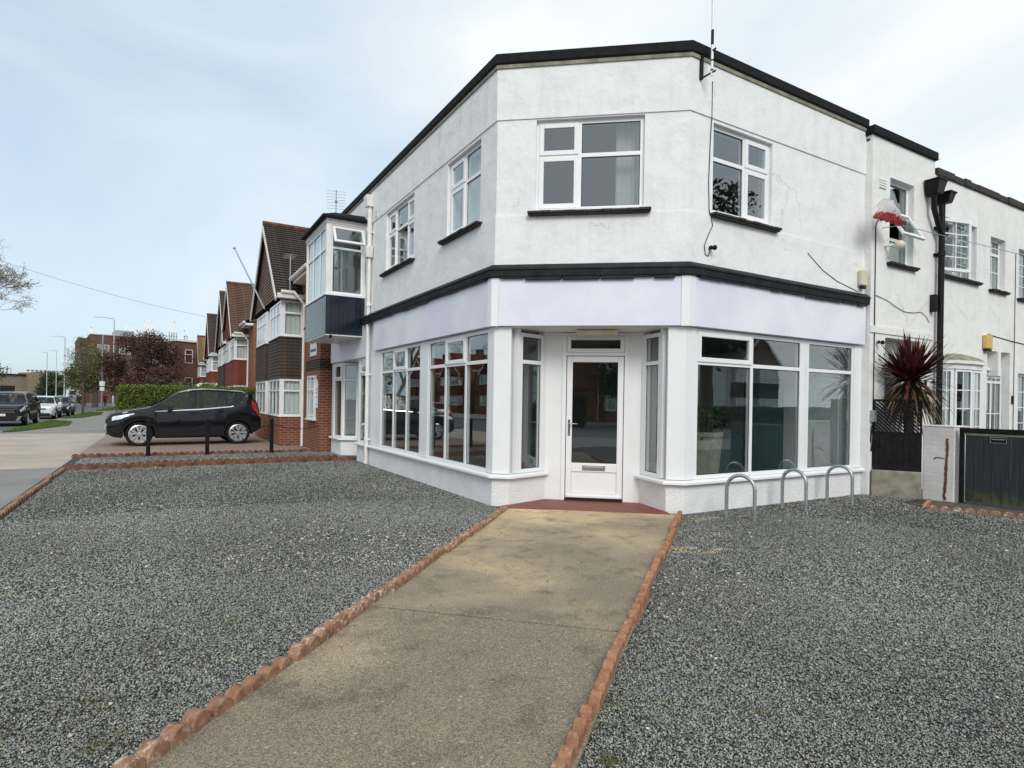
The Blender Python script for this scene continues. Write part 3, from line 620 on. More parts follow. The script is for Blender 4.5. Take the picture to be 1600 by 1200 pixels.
b = MB(); ring(b, [(2.149, -1.676), (2.066, -1.676), (2.066 - CD.x * .084, -1.676 - CD.y * .084)], rect(-.029, .075, 2.56, 3.24)); ring(b, [(CD.x * .069, CD.y * .069), (0, 0), (0, .079)], rect(-.029, .075, 2.56, 3.24))
b.build_each('fascia_joint', 'upvc', shop)
# entrance recess
RB = .63
def cp(s, off): v = C0 + CD * s + CN * off; return (v.x, v.y)
LSP = [cp(.70, -RB), cp(.25, 0)]; RSP = [cp(2.42, 0), cp(2.10, -RB)]
pathR = [(XB, -1.676), (2.066, -1.676)] + RSP
pathL1 = LSP + [(0, 0), (0, 6.85), (.42, 7.05), (.42, 7.2)]; pathL2 = [(.42, 8.0), (.42, 8.15), (0, 8.38), (0, YA)]
b = MB()
for p in (pathR, pathL1, pathL2): ring(b, p, rect(-.2, 0, -.1, .40))
b.build_each('plinth', 'roughcast', shop)
b = MB()
for p in (pathR, pathL1, pathL2): ring(b, p, [(-.1, .4005), (.07, .4005), (.075, .405), (.075, .435), (.06, .45), (-.1, .462)])
b.build_each('window_ledge', 'upvc', shop)
b = MB()   # panelled piers between the shop windows
ring(b, [(2.262, -1.676), (2.066, -1.676), RSP[0]], rect(-.14, -.005, .4625, 2.559)); ring(b, [LSP[1], (0, 0), (0, .165)], rect(-.14, -.005, .4625, 2.559))
for s0, s1 in ((2.462, 2.818), (5.132, 6.148), (6.752, 6.85)): frL.box(b, s0, s1, -.14, -.01, .4625, 2.555)
frL.box(b, 8.38, 8.42, -.14, -.01, .4625, 2.46); frL.box(b, 9.2, YA, -.14, -.002, .4625, 2.46)
frR.box(b, 4.662, 4.778, -.14, -.02, .4625, 2.555); frR.box(b, 6.082, XB, -.25, -.006, .4625, 2.555)
b.build_each('pier', 'upvc_panel', shop, bevel=.004)
window(frL, .17, 2.46, .46, 2.55, [.95, 1.72], [[2.08]] * 3, shop, {(1, 1)}, .02)
window(frL, 2.82, 5.13, .46, 2.55, [3.57, 4.34], [[2.08]] * 3, shop, {(1, 1)}, .02)
window(frL, 6.15, 6.75, .46, 2.55, [], [[2.08]], shop, {(0, 1)}, .02)
window(frL, 8.42, 9.2, .46, 2.46, [], [[2.0]], shop, {(0, 1)}, .02)
window(frR, 2.265, 4.66, .46, 2.55, [3.45], [[2.08], [2.08]], shop, {(0, 1)}, .02)
window(frR, 4.78, 6.08, .46, 2.55, [], [[2.08]], shop, (), .02)
def seg(a, c):
    a, c = Vector(a), Vector(c); d = (c - a).normalized(); return Fr(a, d, (-d.y, d.x)), (c - a).length
f_, l_ = seg(LSP[0], LSP[1]); window(f_, .06, l_ - .20, .46, 2.5, [], [[2.08]], shop, (), .01)
b = MB(); f_.box(b, l_ - .199, l_ - .135, -.12, -.004, .4625, 2.55); f_.box(b, .0, .059, -.12, -.004, .4625, 2.55)
f_, l_ = seg(RSP[0], RSP[1]); window(f_, .20, l_ - .06, .46, 2.5, [], [[2.08]], shop, (), .01)
f_.box(b, .135, .199, -.12, -.004, .4625, 2.55); f_.box(b, l_ - .059, l_, -.12, -.004, .4625, 2.55)
# far shop entrance further up the street
f_, l_ = seg((0, 6.85), (.42, 7.05)); f_.box(b, .02, l_, -.1, -.004, .4625, 2.46)
f_, l_ = seg((.42, 8.15), (0, 8.38)); window(f_, .04, l_ - .04, .46, 2.44, [], [[2.0]], shop, (), .01)
frE = Fr((.42, 0), (0, 1), (-1, 0)); frE.box(b, 7.05, 7.2, -.1, -.01, .4625, 2.46); frE.box(b, 8.0, 8.15, -.1, -.01, .4625, 2.46)
# back wall of the entrance recess
frB = Fr(cp(0, -RB), CD, CN)
frB.box(b, .62, .955, -.1, -.002, 0, 2.55); frB.box(b, 1.905, 2.16, -.1, -.002, 0, 2.55)
b.build_each('recess_panel', 'upvc_panel', shop)
b = MB(); q = [cp(.02, -.02), cp(CL - .02, -.02), cp(2.3, -RB - .1), cp(.5, -RB - .1)]; b.ext([(x, y, 2.552) for x, y in q], (0, 0, .02))
b.ext([(.0, 6.75, 2.46), (.0, 8.45, 2.46), (.6, 8.45, 2.46), (.6, 6.75, 2.46)], (0, 0, .03)); b.build_each('soffit', 'upvc_panel', shop)
b = MB(); frC.box(b, 1.15, 1.75, -.42, -.22, 2.47, 2.551); b.build('soffit_light', 'cream', shop, bevel=.03)
def make_door(fr, s0, s1, z0, z1, zt, parent):
    f = MB(); fr.box(f, s0 - .06, s0, -.08, .02, z0, zt); fr.box(f, s1, s1 + .06, -.08, .02, z0, zt); fr.box(f, s0, s1, -.08, .02, zt - .05, zt); fr.box(f, s0, s1, -.08, .02, z1, z1 + .05)
    fo = f.build('door_frame', 'upvc', parent, bevel=.004)
    c = MB(); a0, a1, b0, b1 = s0 + .004, s1 - .004, z1 + .052, zt - .052
    fr.box(c, a0, a0 + .06, -.05, .03, b0, b1); fr.box(c, a1 - .06, a1, -.05, .03, b0, b1); fr.box(c, a0 + .06, a1 - .06, -.05, .03, b0, b0 + .055); fr.box(c, a0 + .06, a1 - .06, -.05, .03, b1 - .055, b1); c.build('fanlight_frame', 'upvc', fo, bevel=.006)
    c = MB(); fr.box(c, a0 + .055, a1 - .055, -.02, -.014, b0 + .05, b1 - .05); c.build('pane', 'glass', fo)
    d = MB(); u0, u1 = s0 + .01, s1 - .01; y0, y1 = -.055, .012; st = .085
    fr.box(d, u0, u0 + st, y0, y1, z0 + .04, z1 - .008); fr.box(d, u1 - st, u1, y0, y1, z0 + .04, z1 - .008)
    fr.box(d, u0 + st, u1 - st, y0, y1, z0 + .04, z0 + .14); fr.box(d, u0 + st, u1 - st, y0, y1, z0 + .43, z0 + .56); fr.box(d, u0 + st, u1 - st, y0, y1, z1 - .095, z1 - .008)
    fr.box(d, u0 + st + .001, u1 - st - .001, y0 + .015, y1 - .018, z0 + .14, z0 + .43); fr.box(d, u0 + .02, u1 - .02, y1 + .001, y1 + .022, z0 + .045, z0 + .085)
    do = d.build('door', 'upvc', parent, bevel=.007)
    c = MB(); fr.box(c, u0 + st - .01, u1 - st + .01, -.025, -.019, z0 + .555, z1 - .09); c.build('pane', 'glass', do)
    h = MB(); hx = u0 + .045; fr.box(h, hx - .016, hx + .016, y1 + .001, y1 + .012, 1.0, 1.24); h.tube([fr.p(hx, y1 + .01, 1.18), fr.p(hx, y1 + .05, 1.18), fr.p(hx + .02, y1 + .058, 1.18), fr.p(hx + .13, y1 + .055, 1.18)], .0085, 8); h.build('handle', 'chrome', do, 40)
    h = MB(); fr.box(h, hx - .006, hx + .006, y1 + .0125, y1 + .016, 1.06, 1.085); h.build('keyhole', 'trim', do)
    l = MB(); lm = (u0 + u1) / 2; fr.box(l, lm - .17, lm + .17, y1 + .001, y1 + .014, z0 + .455, z0 + .535); fr.box(l, lm - .14, lm + .14, y1 + .0145, y1 + .024, z0 + .475, z0 + .515); l.build('letterbox', 'chrome', do, bevel=.006)
    t_ = MB(); fr.box(t_, s0, s1, -.06, .035, z0 + .003, z0 + .038); t_.build('threshold', 'trim', parent)
make_door(frB, 1.0, 1.86, .03, 2.2, 2.545, shop)
make_door(frE, 7.26, 7.94, .03, 2.05, 2.455, shop)
b = MB(); q = [cp(.10, .20), cp(2.47, .20), cp(2.44, 0), cp(2.11, -RB), cp(.69, -RB), cp(.22, 0)]; b.ext([(x, y, -.06) for x, y in q], (0, 0, .09)); b.build('doorstep', 'quarry', shop, bevel=.006)
# upper windows
window(frL, .5, 1.72, 4.2, 5.45, [1.13], [[4.99], [4.99]], shop, {(1, 0), (1, 1)}, .06)
window(frL, 3.26, 4.88, 4.2, 5.45, [3.72, 4.37], [[4.99]] * 3, shop, {(0, 0), (0, 1), (2, 0), (2, 1)}, .06)
window(frC, .56, 2.06, 4.2, 5.48, [1.17], [[4.98], [4.98]], shop, {(0, 0), (0, 1)}, .06)
window(frR, 2.53, 3.82, 4.2, 5.45, [3.25], [[4.98], [4.98]], shop, {(1, 0), (1, 1)}, .06)
def dark_sill(fr, s0, s1, z, parent, out=.11):
    b = MB(); n = max(3, int((s1 - s0) / .16)); r_ = random.Random(int(s0 * 77) + n)
    for k in range(n):
        a = s0 + (s1 - s0) * k / n; c = s0 + (s1 - s0) * (k + 1) / n; e = r_.uniform(-.006, .008); fr.box(b, a, c - .003, -.06, out + e, z + e * .4, z + .035 + e * .6)
    fr.box(b, s0 + .02, s1 - .02, -.05, out - .02, z - .022, z - .001); return b.build('sill', 'sill', parent, bevel=.006)
for fr, s0, s1 in ((frL, .42, 1.86), (frL, 3.16, 5.02), (frC, .46, 2.16), (frR, 2.47, 3.93)):
    dark_sill(fr, s0, s1, 4.135, shop); b = MB(); fr.box(b, s0 + .09, s1 - .09, -.055, .07, 4.1725, 4.199); b.build('sub_sill', 'upvc', shop)
# oriel on the street side
OX = -.91; O0, O1 = 6.35, 8.55
b = MB(); nb_ = 22
def boards(b, fr, s0, s1, z0, z1, n, o0, o1):
    for k in range(n): a = s0 + (s1 - s0) * k / n; c = s0 + (s1 - s0) * (k + 1) / n; fr.box(b, a, c - .004, o0, o1 + (.002 if k % 2 else 0), z0, z1)
frOf = Fr((OX, 0), (0, 1), (-1, 0)); frOs = Fr((0, O0), (1, 0), (0, -1)); frOn = Fr((0, O1), (1, 0), (0, 1))
boards(b, frOf, O0, O1, 2.97, 3.85, 20, -.02, 0); boards(b, frOs, OX + .021, -.015, 2.97, 3.85, 9, -.02, 0); boards(b, frOn, OX + .021, -.015, 2.97, 3.85, 9, -.02, 0)
orl = b.build('oriel_cladding', 'navy', shop)
b = MB(); b.box(OX + .01, -.015, O0 + .012, O1 - .012, 2.94, 2.968); b.build('oriel_soffit', 'white_paint', shop)
b = MB(); b.box(OX - .03, -.015, O0 - .03, O1 + .03, 3.851, 3.90); b.build('sill', 'upvc', shop, bevel=.006)
window(frOf, O0 + .10, O1 - .10, 3.901, 5.46, [7.08, 7.80], [[4.95]] * 3, shop, (), .02, fw=.05)
ow = window(frOs, OX + .10, -.06, 3.901, 5.46, [], [[4.95]], shop, (), .02, fw=.05, skip={(0, 1)})
window(frOn, OX + .10, -.06, 3.901, 5.46, [], [[4.95]], shop, (), .02, fw=.05)
b = MB()
for x, y in ((OX, O0), (OX, O1 - .099)): b.box(x, x + .099, y, y + .099, 3.901, 5.50)
b.box(-.059, -.015, O0, O0 + .09, 3.901, 5.5); b.box(OX + .099, -.06, O0 + .005, O0 + .09, 5.461, 5.5); b.box(OX + .005, OX + .09, O0 + .1, O1 - .1, 5.461, 5.5); b.box(OX - .015, -.015, O0 - .015, O1 + .015, 5.501, 5.60); b.build_each('oriel_corner_post', 'white_paint', shop)
# the propped open top light of the oriel
def tilted_sash(fr, s0, s1, zt, h, ang, off, parent, pane_mat='glass'):
    c = MB(); e = .055
    for q in ((0, e, -h, 0), (s1 - s0 - e, s1 - s0, -h, 0), (e, s1 - s0 - e, -h, -h + e), (e, s1 - s0 - e, -e, 0)): c.hexa([(q[0], -.022, q[2]), (q[1], -.022, q[2]), (q[1], .022, q[2]), (q[0], .022, q[2]), (q[0], -.022, q[3]), (q[1], -.022, q[3]), (q[1], .022, q[3]), (q[0], .022, q[3])])
    p = MB(); p.box(e - .005, s1 - s0 - e + .005, -.003, .003, -h + e - .005, -e + .005)
    d3 = Vector((fr.d.x, fr.d.y, 0)); n3 = Vector((fr.n.x, fr.n.y, 0)); o3 = Vector(fr.p(s0, off, zt))
    rot = Matrix((d3, n3, Vector((0, 0, 1)))).transposed().to_4x4(); tl = Matrix.Translation(o3) @ rot @ Matrix.Rotation(R(ang), 4, 'X')
    c.xform(tl); p.xform(tl); co = c.build('top_light', 'upvc', parent, bevel=.006); p.build('pane', pane_mat, co); return co
tilted_sash(frOs, OX + .12, -.08, 5.42, .44, 28, .03, shop)
b = MB(); b.ext([(OX - .12, O0 - .14, 5.60), (OX - .12, O1 + .14, 5.60), (-.017, O1 + .14, 5.60), (-.017, O0 - .14, 5.60)], (0, 0, .05))
b.hexa([(OX - .1, O0 - .12, 5.651), (-.017, O0 - .12, 5.651), (-.017, O1 + .12, 5.651), (OX - .1, O1 + .12, 5.651), (OX + .2, O0 + .1, 5.78), (-.017, O0 + .1, 5.80), (-.017, O1 - .1, 5.80), (OX + .2, O1 - .1, 5.78)]); b.build('oriel_roof', 'felt', shop)
# white rainwater pipe on the street front
b = MB(); px_ = -.07; b.tube([(px_, 5.86, .03), (px_, 5.86, 4.72)], .042, 12); b.tube([(px_, 5.86, 4.95), (px_, 5.86, 5.85)], .05, 12)
for z in (.55, 2.02, 3.6, 5.25): b.tube([(px_, 5.86, z), (px_, 5.86, z + .07)], .055, 12); b.box(px_, .0, 5.80, 5.92, z + .015, z + .045)
b.tube([(px_ - .0, 6.05, 5.42), (px_, 5.97, 5.32), (px_, 5.89, 5.12)], .03, 8); b.build('rainwater_pipe', 'white_paint', shop, 40)
b = MB()
for z0, z1 in ((4.70, 4.95), (5.85, 6.10)):
    b.hexa([(px_ - .09, 5.77, z0), (-.017, 5.77, z0), (-.017, 5.95, z0), (px_ - .09, 5.95, z0), (px_ - .12, 5.74, z1), (-.017, 5.74, z1), (-.017, 5.98, z1), (px_ - .12, 5.98, z1)])
b.build_each('hopper', 'white_paint', shop, bevel=.008)
# inside of the shop: floors, a partition added to keep it dark, ceilings, a panel and curtains seen through the glass
b = MB(); inn = [(XB - .26, -1.41), (2.18, -1.41), (.26, .1), (.26, YA - .26), (XB - .26, YA - .26)]
inn2 = [(XB - .27, -1.45), (2.42, -1.45), cp(2.18, -RB - .13), cp(.62, -RB - .13), (.16, .35), (.16, 6.7), (.6, 6.7), (.6, 8.5), (.27, 8.5), (.27, YA - .27), (XB - .27, YA - .27)]
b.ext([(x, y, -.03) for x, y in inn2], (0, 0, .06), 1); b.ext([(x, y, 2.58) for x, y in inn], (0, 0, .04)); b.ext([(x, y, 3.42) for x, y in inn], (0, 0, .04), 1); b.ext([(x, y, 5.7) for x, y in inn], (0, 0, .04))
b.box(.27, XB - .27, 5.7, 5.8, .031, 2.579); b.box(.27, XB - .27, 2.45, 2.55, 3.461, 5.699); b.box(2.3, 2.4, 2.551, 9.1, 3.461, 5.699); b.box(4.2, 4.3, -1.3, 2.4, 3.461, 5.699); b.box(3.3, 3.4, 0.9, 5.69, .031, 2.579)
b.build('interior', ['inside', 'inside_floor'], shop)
b = MB(); frR.box(b, 4.9, 5.9, -1.3, -1.2, .031, 2.0); frR.box(b, 2.6, 4.6, -1.6, -1.1, .031, 1.0); b.build_each('counter', 'teal', shop)
def drape(fr, s0, s1, z0, z1, off, mat, parent, n=40, amp=.02, name='curtain'):
    b = MB(); P0 = []
    for k in range(n + 1): s = s0 + (s1 - s0) * k / n; P0.append((s, off + amp * math.sin(k * 1.9) + amp * .4 * math.sin(k * .7)))
    for k in range(n): (a, oa), (c, oc) = P0[k], P0[k + 1]; p = fr.p; b.hexa([p(a, oa, z0), p(c, oc, z0), p(c, oc - .004, z0), p(a, oa - .004, z0), p(a, oa, z1), p(c, oc, z1), p(c, oc - .004, z1), p(a, oa - .004, z1)])
    return b.build(name, mat, parent)
drape(frC, 1.68, 2.06, 4.1, 5.55, -.30, 'curtain', shop, 16, .012); drape(frL, .42, 1.8, 4.1, 5.55, -.27, 'net', shop, 30, .012); drape(frR, 2.45, 2.62, 4.1, 5.55, -.31, 'curtain', shop, 8, .012)
b = MB()
for k in range(18): frL.box(b, 3.3, 4.3, -.33, -.295, 4.2 + k * .04, 4.2 + k * .04 + .006)
b.build('blind', 'blind', shop)
drape(frOf, O0 + .15, O1 - .1, 3.95, 5.4, -.11, 'net', shop, 24, .006)
o = thing('planter', 'pale tapered planter inside behind the right shop window, green plant added for the mirrored hedge', 'planter', (2.98, -1.18, .03)); b = MB(); b.lathe([(.0, 0), (.19, 0), (.275, .98), (.29, 1.0), (.29, 1.06), (.25, 1.06), (.24, 1.0), (0, 1.0)], (0, 0, 0), 'z', 24); b.build('pot', 'conc', o, 30)
npmesh('foliage', quads_(np.array([[0, 0, 1.22]]) + rng.normal(0, 1, (420, 3)) * np.array([.17, .12, .10]), .05), 'leaf_dark', o)  # leaves added in place of the hedge's reflection in the pane
# vents and small fittings that belong to the wall
b = MB(); frL.box(b, 5.45, 5.6, .0165, .022, 5.55, 5.72)
for k in range(4): frL.box(b, 5.46, 5.59, .0225, .03, 5.56 + k * .04, 5.575 + k * .04)
b.build('air_vent', 'white_paint', shop)
b = MB(); wl = [frR.p(2.47, .02, 6.0), frR.p(2.47, .02, 5.5), frR.p(2.46, .008, 5.2), frR.p(2.44, .008, 4.6), frR.p(2.46, .008, 4.2), frR.p(2.52, .022, 4.0), frR.p(2.43, .022, 3.85), frR.p(2.36, .022, 3.7), frR.p(2.38, .022, 3.58), frR.p(2.44, .022, 3.56), frR.p(2.47, .025, 3.65)]
b.tube(wl, .006, 6); b.tube([frR.p(4.7, .02, 3.92), frR.p(5.1, .02, 3.70), frR.p(5.5, .02, 3.57), frR.p(5.9, .02, 3.50), frR.p(6.12, .02, 3.46)], .005, 6); b.build_each('wall_cable', 'trim', shop)
# scuffed pipe stub by the wall foot
def lens_cam(name, pos, direc, label):
    o = thing(name, label, 'security camera', pos); d = Vector(direc).normalized(); b = MB(); b.tube([(0, 0, 0), d * .02], .03, 10); b.tube([d * .015, d * .05 + Vector((0, 0, -.01))], .012, 6); b.build('bracket', 'trim', o)
    c = MB(); c.sphere(tuple(d * .075 + Vector((0, 0, -.012))), .036, 12); c.build('dome', 'black_paint', o, 60); return o
lens_cam('security_camera', frR.p(2.47, .03, 3.68), (0, -1, 0), 'small black camera on the white wall below the right upper window')
lens_cam('security_camera', (OX + .12, O0 - .01, 2.93), (-.3, -1, -.3), 'small black camera hanging under the corner of the navy oriel')
lens_cam('security_camera', (6.50, -1.83, 2.62), (0, -1, 0), 'round black camera on the wall left of the spiky red plant')
# alarm box
def alarm(pos, size, mat, label, strobe=True):
    o = thing('alarm_box', label, 'alarm box', pos); w_, d_, h_ = size; b = MB(); b.box(-w_ / 2, w_ / 2, -d_, 0, 0, h_); b.build('cover', mat, o, bevel=.02)
    if strobe: c = MB(); c.box(-w_ / 2 + .03, w_ / 2 - .03, -d_ + .01, -.02, -.05, -.001); c.build('strobe', 'trim', o, bevel=.01)
alarm((6.17, -1.70, 3.56), (.17, .08, .27), 'cream', 'tall cream alarm box on the shop wall above the right end of the fascia')
# aerial mast on its bracket at the corner
o = thing('aerial_mast', 'tall white pole with black bands on a bracket at the shop corner', 'aerial', frR.p(2.23, .016, 5.95))
b = MB(); b.box(-.02, .02, -.04, 0, 0, .32); b.tube([(0, -.02, .015), (.03, -.24, .03)], .013, 6); b.tube([(0, -.02, .29), (.03, -.24, .33)], .013, 6); b.build('bracket', 'lead', o)
b = MB(); b.tube([(.025, -.18, -.02), (.025, -.18, 3.0)], .017, 12); b.build('pole', 'upvc', o, 40)
b = MB()
for z0, z1 in ((.05, .07), (.18, .20), (.40, .60), (1.0, 1.3), (2.0, 2.3)): b.tube([(.025, -.18, z0), (.025, -.18, z1)], .0195, 12)
b.build_each('band', 'trim', o, smooth=40)
# tv aerial on the roof
def tv_aerial(pos, h, rz, label, n=9, L=.9, tilt=0, vert=False):
    o = thing('tv_aerial', label, 'aerial', pos, rz); b = MB(); b.tube([(0, 0, 0), (0, 0, h)], .018, 8); b.build('pole', 'galv', o, 40)
    a = MB()
    if vert:
        for k in range(n): z = h - .05 - k * .1; a.tube([(-.32, 0, z), (.32, 0, z)], .006, 5)
        a.sphere((0, 0, h - .4), .05, 8)
    else:
        a.tube([(-L * .2, 0, h - .02), (L * .8, 0, h - .02 + tilt)], .012, 6)
        for k in range(n): x = -L * .2 + L * k / (n - 1); z = h - .02 + tilt * (k / (n - 1)); a.tube([(x, -.17, z), (x, .17, z)], .005, 5)
    a.build('elements', 'galv', o)
tv_aerial((1.0, 13.4, 6.2), 2.5, R(-17), 'tall tv aerial with level rods rising behind the oriel roof', 7, vert=True)
# ------------------------------------------------------------------ white rendered terrace adjoining on the right
ter = thing('rendered_terrace', 'older white rendered terrace with black drainpipe adjoining the shop on the right', 'terrace building', (6.3, -1.8, 0))
TY = -1.8; X0, X1, X2 = 6.3, 8.40, 19.0
T0 = Matrix.Translation((-6.3, 1.8, 0))
frT = Fr((-6.3, 0), (1, 0), (0, -1))     # local frame: s still reads as world x
h2 = [(6.86, 7.66, 4.06, 5.53), (6.78, 7.98, .0, 2.72)]
h3 = [(8.65, 10.12, 4.08, 5.18), (10.74, 11.42, 4.02, 5.1), (12.1, 13.4, 3.97, 5.04), (8.72, 10.22, .7, 2.34), (10.66, 11.74, 0, 2.72), (12.15, 13.5, .8, 2.3), (14.6, 15.9, 4, 5.05), (14.6, 15.9, .8, 2.3)]
b = MB(); frT.wall(b, X0, X1, 0, 6.15, h2); frT.wall(b, X1 + .001, X2, 0, 5.90, h3)
b.box(0, X2 - 6.3, 5.6, 5.85, 0, 5.8); b.box(X2 - 6.3 - .25, X2 - 6.3, .26, 5.6, 0, 5.8); b.box(0, .24, 3.2, 5.6, 0, 6.1)
frT.box(b, X0, X1, .0005, .02, 2.78, 2.9); b.build('wall', 'render_old', ter)
b = MB(); b.box(.0, X1 - 6.3, .05, 5.8, 6.06, 6.1); b.box(X1 - 6.3, X2 - 6.3, .05, 5.8, 5.82, 5.86); b.build('roof', 'felt', ter)
b = MB(); frT.box(b, X0 - .04, X1 + .03, -.3, .05, 6.15, 6.30); b.box(-.04, .22, .3, 5.8, 6.15, 6.28); b.build('coping', 'felt', ter, bevel=.012)
b = MB(); r_ = random.Random(3); x = X1 + .035
while x < X2: l = r_.uniform(.25, .5); e = r_.uniform(-.012, .012); frT.box(b, x, x + l - .006, -.3, .045 + e, 5.90 + e * .3, 6.03 + e); x += l
b.build('coping', 'sill', ter, bevel=.01)
window(frT, 6.86, 7.66, 4.06, 5.53, [], [[4.5, 4.98]], ter, (), .10, skip={(0, 1)})
tilted_sash(frT, 6.90, 7.62, 4.98, .56, 30, -.07, ter)
b = MB()
for k in range(8): frT.box(b, 6.93, 7.60, -.33, -.30, 4.14 + k * .045, 4.15 + k * .045)
b.build('blind', 'blind', ter)
window(frT, 8.65, 10.12, 4.08, 5.18, [9.38], [], ter, (), .10, bars=(1, 3), skip={(0, 0)})
# casement swung outwards
c = MB(); e = .06; W_, H_ = .74, 1.0
for q in ((0, e, 0, H_), (W_ - e, W_, 0, H_), (e, W_ - e, 0, e), (e, W_ - e, H_ - e, H_)): c.box(q[0], q[1], -.03, .03, q[2], q[3])
p = MB(); p.box(e - .005, W_ - e + .005, -.004, .004, e - .005, H_ - e + .005); g = MB(); g.box(W_ / 2 - .011, W_ / 2 + .011, -.009, .009, e, H_ - e)
for k in (1, 2, 3): g.box(e, W_ - e, -.0085, .0085, e + (H_ - 2 * e) * k / 4 - .01, e + (H_ - 2 * e) * k / 4 + .01)
tl = Matrix.Translation((8.67 - 6.3, -.0, 4.13)) @ Matrix.Rotation(R(-14), 4, 'Z')
for q in (c, p, g): q.xform(tl)
co = c.build('casement', 'upvc', ter, bevel=.005); p.build('pane', 'glass', co); g.build('glazing_bar', 'upvc', co)
window(frT, 10.74, 11.42, 4.02, 5.1, [], [[4.78]], ter, (), .10, bars=(1, 1))
window(frT, 12.1, 13.4, 3.97, 5.04, [12.75], [], ter, (), .10, bars=(1, 3)); window(frT, 14.6, 15.9, 4.0, 5.05, [15.25], [], ter, (), .1, bars=(1, 3))
window(frT, 12.15, 13.5, .8, 2.3, [12.8], [], ter, (), .10, bars=(1, 3)); window(frT, 14.6, 15.9, .8, 2.3, [15.25], [], ter, (), .1, bars=(1, 3))
for s0, s1, z in ((6.78, 7.74, 4.0), (8.57, 10.22, 4.02), (10.66, 11.5, 3.96), (12.02, 13.48, 3.91), (14.5, 16, 3.94)): dark_sill(frT, s0, s1, z, ter, .09)
# shallow bow window on the ground floor with a lead roof ledge
bw = [(10.22, -.02), (10.02, .16), (9.47, .24), (8.92, .16), (8.72, -.02)]
bpath = [(x - 6.3, -o) for x, o in bw]
b = MB(); ring(b, bpath, rect(-.12, .0, .0, .70)); b.build('bow_base', 'render_old', ter)
b = MB(); ring(b, bpath, rect(-.12, .05, .701, .75)); ring(b, bpath, rect(-.12, .02, 2.26, 2.36)); ring(b, bpath, rect(-.2, .07, 2.361, 2.42)); b.build_each('bow_cornice', 'white_paint', ter)
b = MB(); ring(b, [(x, y + .0) for x, y in bpath], [(-.22, 2.421), (.06, 2.421), (-.02, 2.50), (-.22, 2.58)]); b.build('bow_roof', 'conc', ter)
for (a, c_) in zip(bpath[:-1], bpath[1:]):
    f_, l_ = seg(a, c_); window(f_, .02, l_ - .02, .751, 2.259, [], [], ter, (), .0, bars=(1, 3), fw=.05)
drape(frT, 8.8, 10.15, .72, 2.3, -.35, 'net', ter, 24, .012)
# recessed front doors
b = MB(); frT.box(b, 6.78, 7.98, -.3, -.255, 0, 2.72); b.build('recess_panel', 'render_old', ter)
b = MB(); frT.box(b, 6.98, 7.80, -.254, -.22, .05, 2.05); frT.box(b, 7.06, 7.36, -.219, -.21, .2, .9); frT.box(b, 7.42, 7.72, -.219, -.21, .2, .9); frT.box(b, 7.06, 7.72, -.219, -.21, 1.1, 1.9); b.build('front_door', 'curtain', ter, bevel=.006)
b = MB(); frT.box(b, 10.66, 11.74, -.25, -.2, 2.38, 2.72); frT.box(b, 11.14, 11.26, -.199, .02, 2.2, 2.95); frT.box(b, 10.66, 10.7, -.249, -.18, 0, 2.38); frT.box(b, 11.7, 11.74, -.249, -.18, 0, 2.38); b.build_each('door_hood', 'render_old', ter, bevel=.01)
window(frT, 10.7, 11.7, .06, 2.38, [11.2], [[2.08], [2.08]], ter, (), .13, bars=(1, 2))
# black rainwater pipe with two hoppers
b = MB(); yx = (8.47 - 6.3, -.10); b.tube([(yx[0], yx[1], .3), (yx[0], yx[1], 5.35)], .052, 12)
for z in (.9, 2.4, 4.35, 4.85): b.tube([(yx[0], yx[1], z), (yx[0], yx[1], z + .08)], .066, 12); b.box(yx[0] - .09, yx[0] + .09, -.03, -.001, z + .01, z + .06)
b.tube([(8.12 - 6.3, -.12, 5.4), (8.12 - 6.3, -.12, 5.18), (8.40 - 6.3, -.11, 4.78), (8.47 - 6.3, -.10, 4.72)], .045, 10); b.build('drainpipe', 'black_paint', ter, 40)
b = MB()
for cx, z0, z1, w_ in ((8.12, 5.42, 5.66, .155), (8.50, 5.33, 5.50, .11)):
    x = cx - 6.3; b.hexa([(x - w_ * .7, -.22, z0), (x + w_ * .7, -.22, z0), (x + w_ * .7, -.02, z0), (x - w_ * .7, -.02, z0), (x - w_, -.27, z1), (x + w_, -.27, z1), (x + w_, -.02, z1), (x - w_, -.02, z1)])
    b.box(x - w_ - .015, x + w_ + .015, -.285, -.019, z1, z1 + .03)
b.build_each('hopper', 'black_paint', ter, 2, bevel=.008)
b = MB(); frT.box(b, 6.5, 6.72, .0005, .012, 5.28, 5.45)
for k in range(4): frT.box(b, 6.51, 6.71, .0125, .022, 5.29 + k * .042, 5.305 + k * .042)
b.build('air_vent', 'white_paint', ter)
b = MB(); b.tube([(.12, -.01, .5), (.12, -.012, 2.4), (.11, -.01, 4.6), (.16, -.02, 4.72), (.28, -.06, 4.74)], .008, 6); b.tube([(.15, -.01, 3.42), (.5, -.012, 3.37), (.8, -.012, 3.28), (1.1, -.012, 3.22), (1.4, -.012, 3.23), (1.65, -.012, 3.27), (1.85, -.012, 3.2), (1.95, -.012, 3.1)], .005, 6)
b.tube([(4.35, -.01, 3.05), (5.5, -.012, 2.98), (7.5, -.012, 2.9)], .008, 6); b.tube([(5.62, -.01, .6), (5.62, -.01, 4.9)], .006, 6); b.tube([(.06, -.01, .9), (.05, -.03, 1.2), (.09, -.03, 1.0), (.06, -.02, .75)], .01, 6); b.build_each('wall_cable', 'trim', ter)
b = MB(); b.box(.03, .13, -.07, -.001, 1.25, 1.45); b.build('meter_box', 'galv', ter, bevel=.01)
b = MB(); frT.box(b, 8.27, 8.37, .0005, .1, 3.3, 3.62); b.build('junction_box', 'lead', ter, bevel=.01)
b = MB(); frT.box(b, 11.82, 11.9, .0005, .03, 1.62, 1.8); b.build('door_bell', 'trim', ter, bevel=.006)
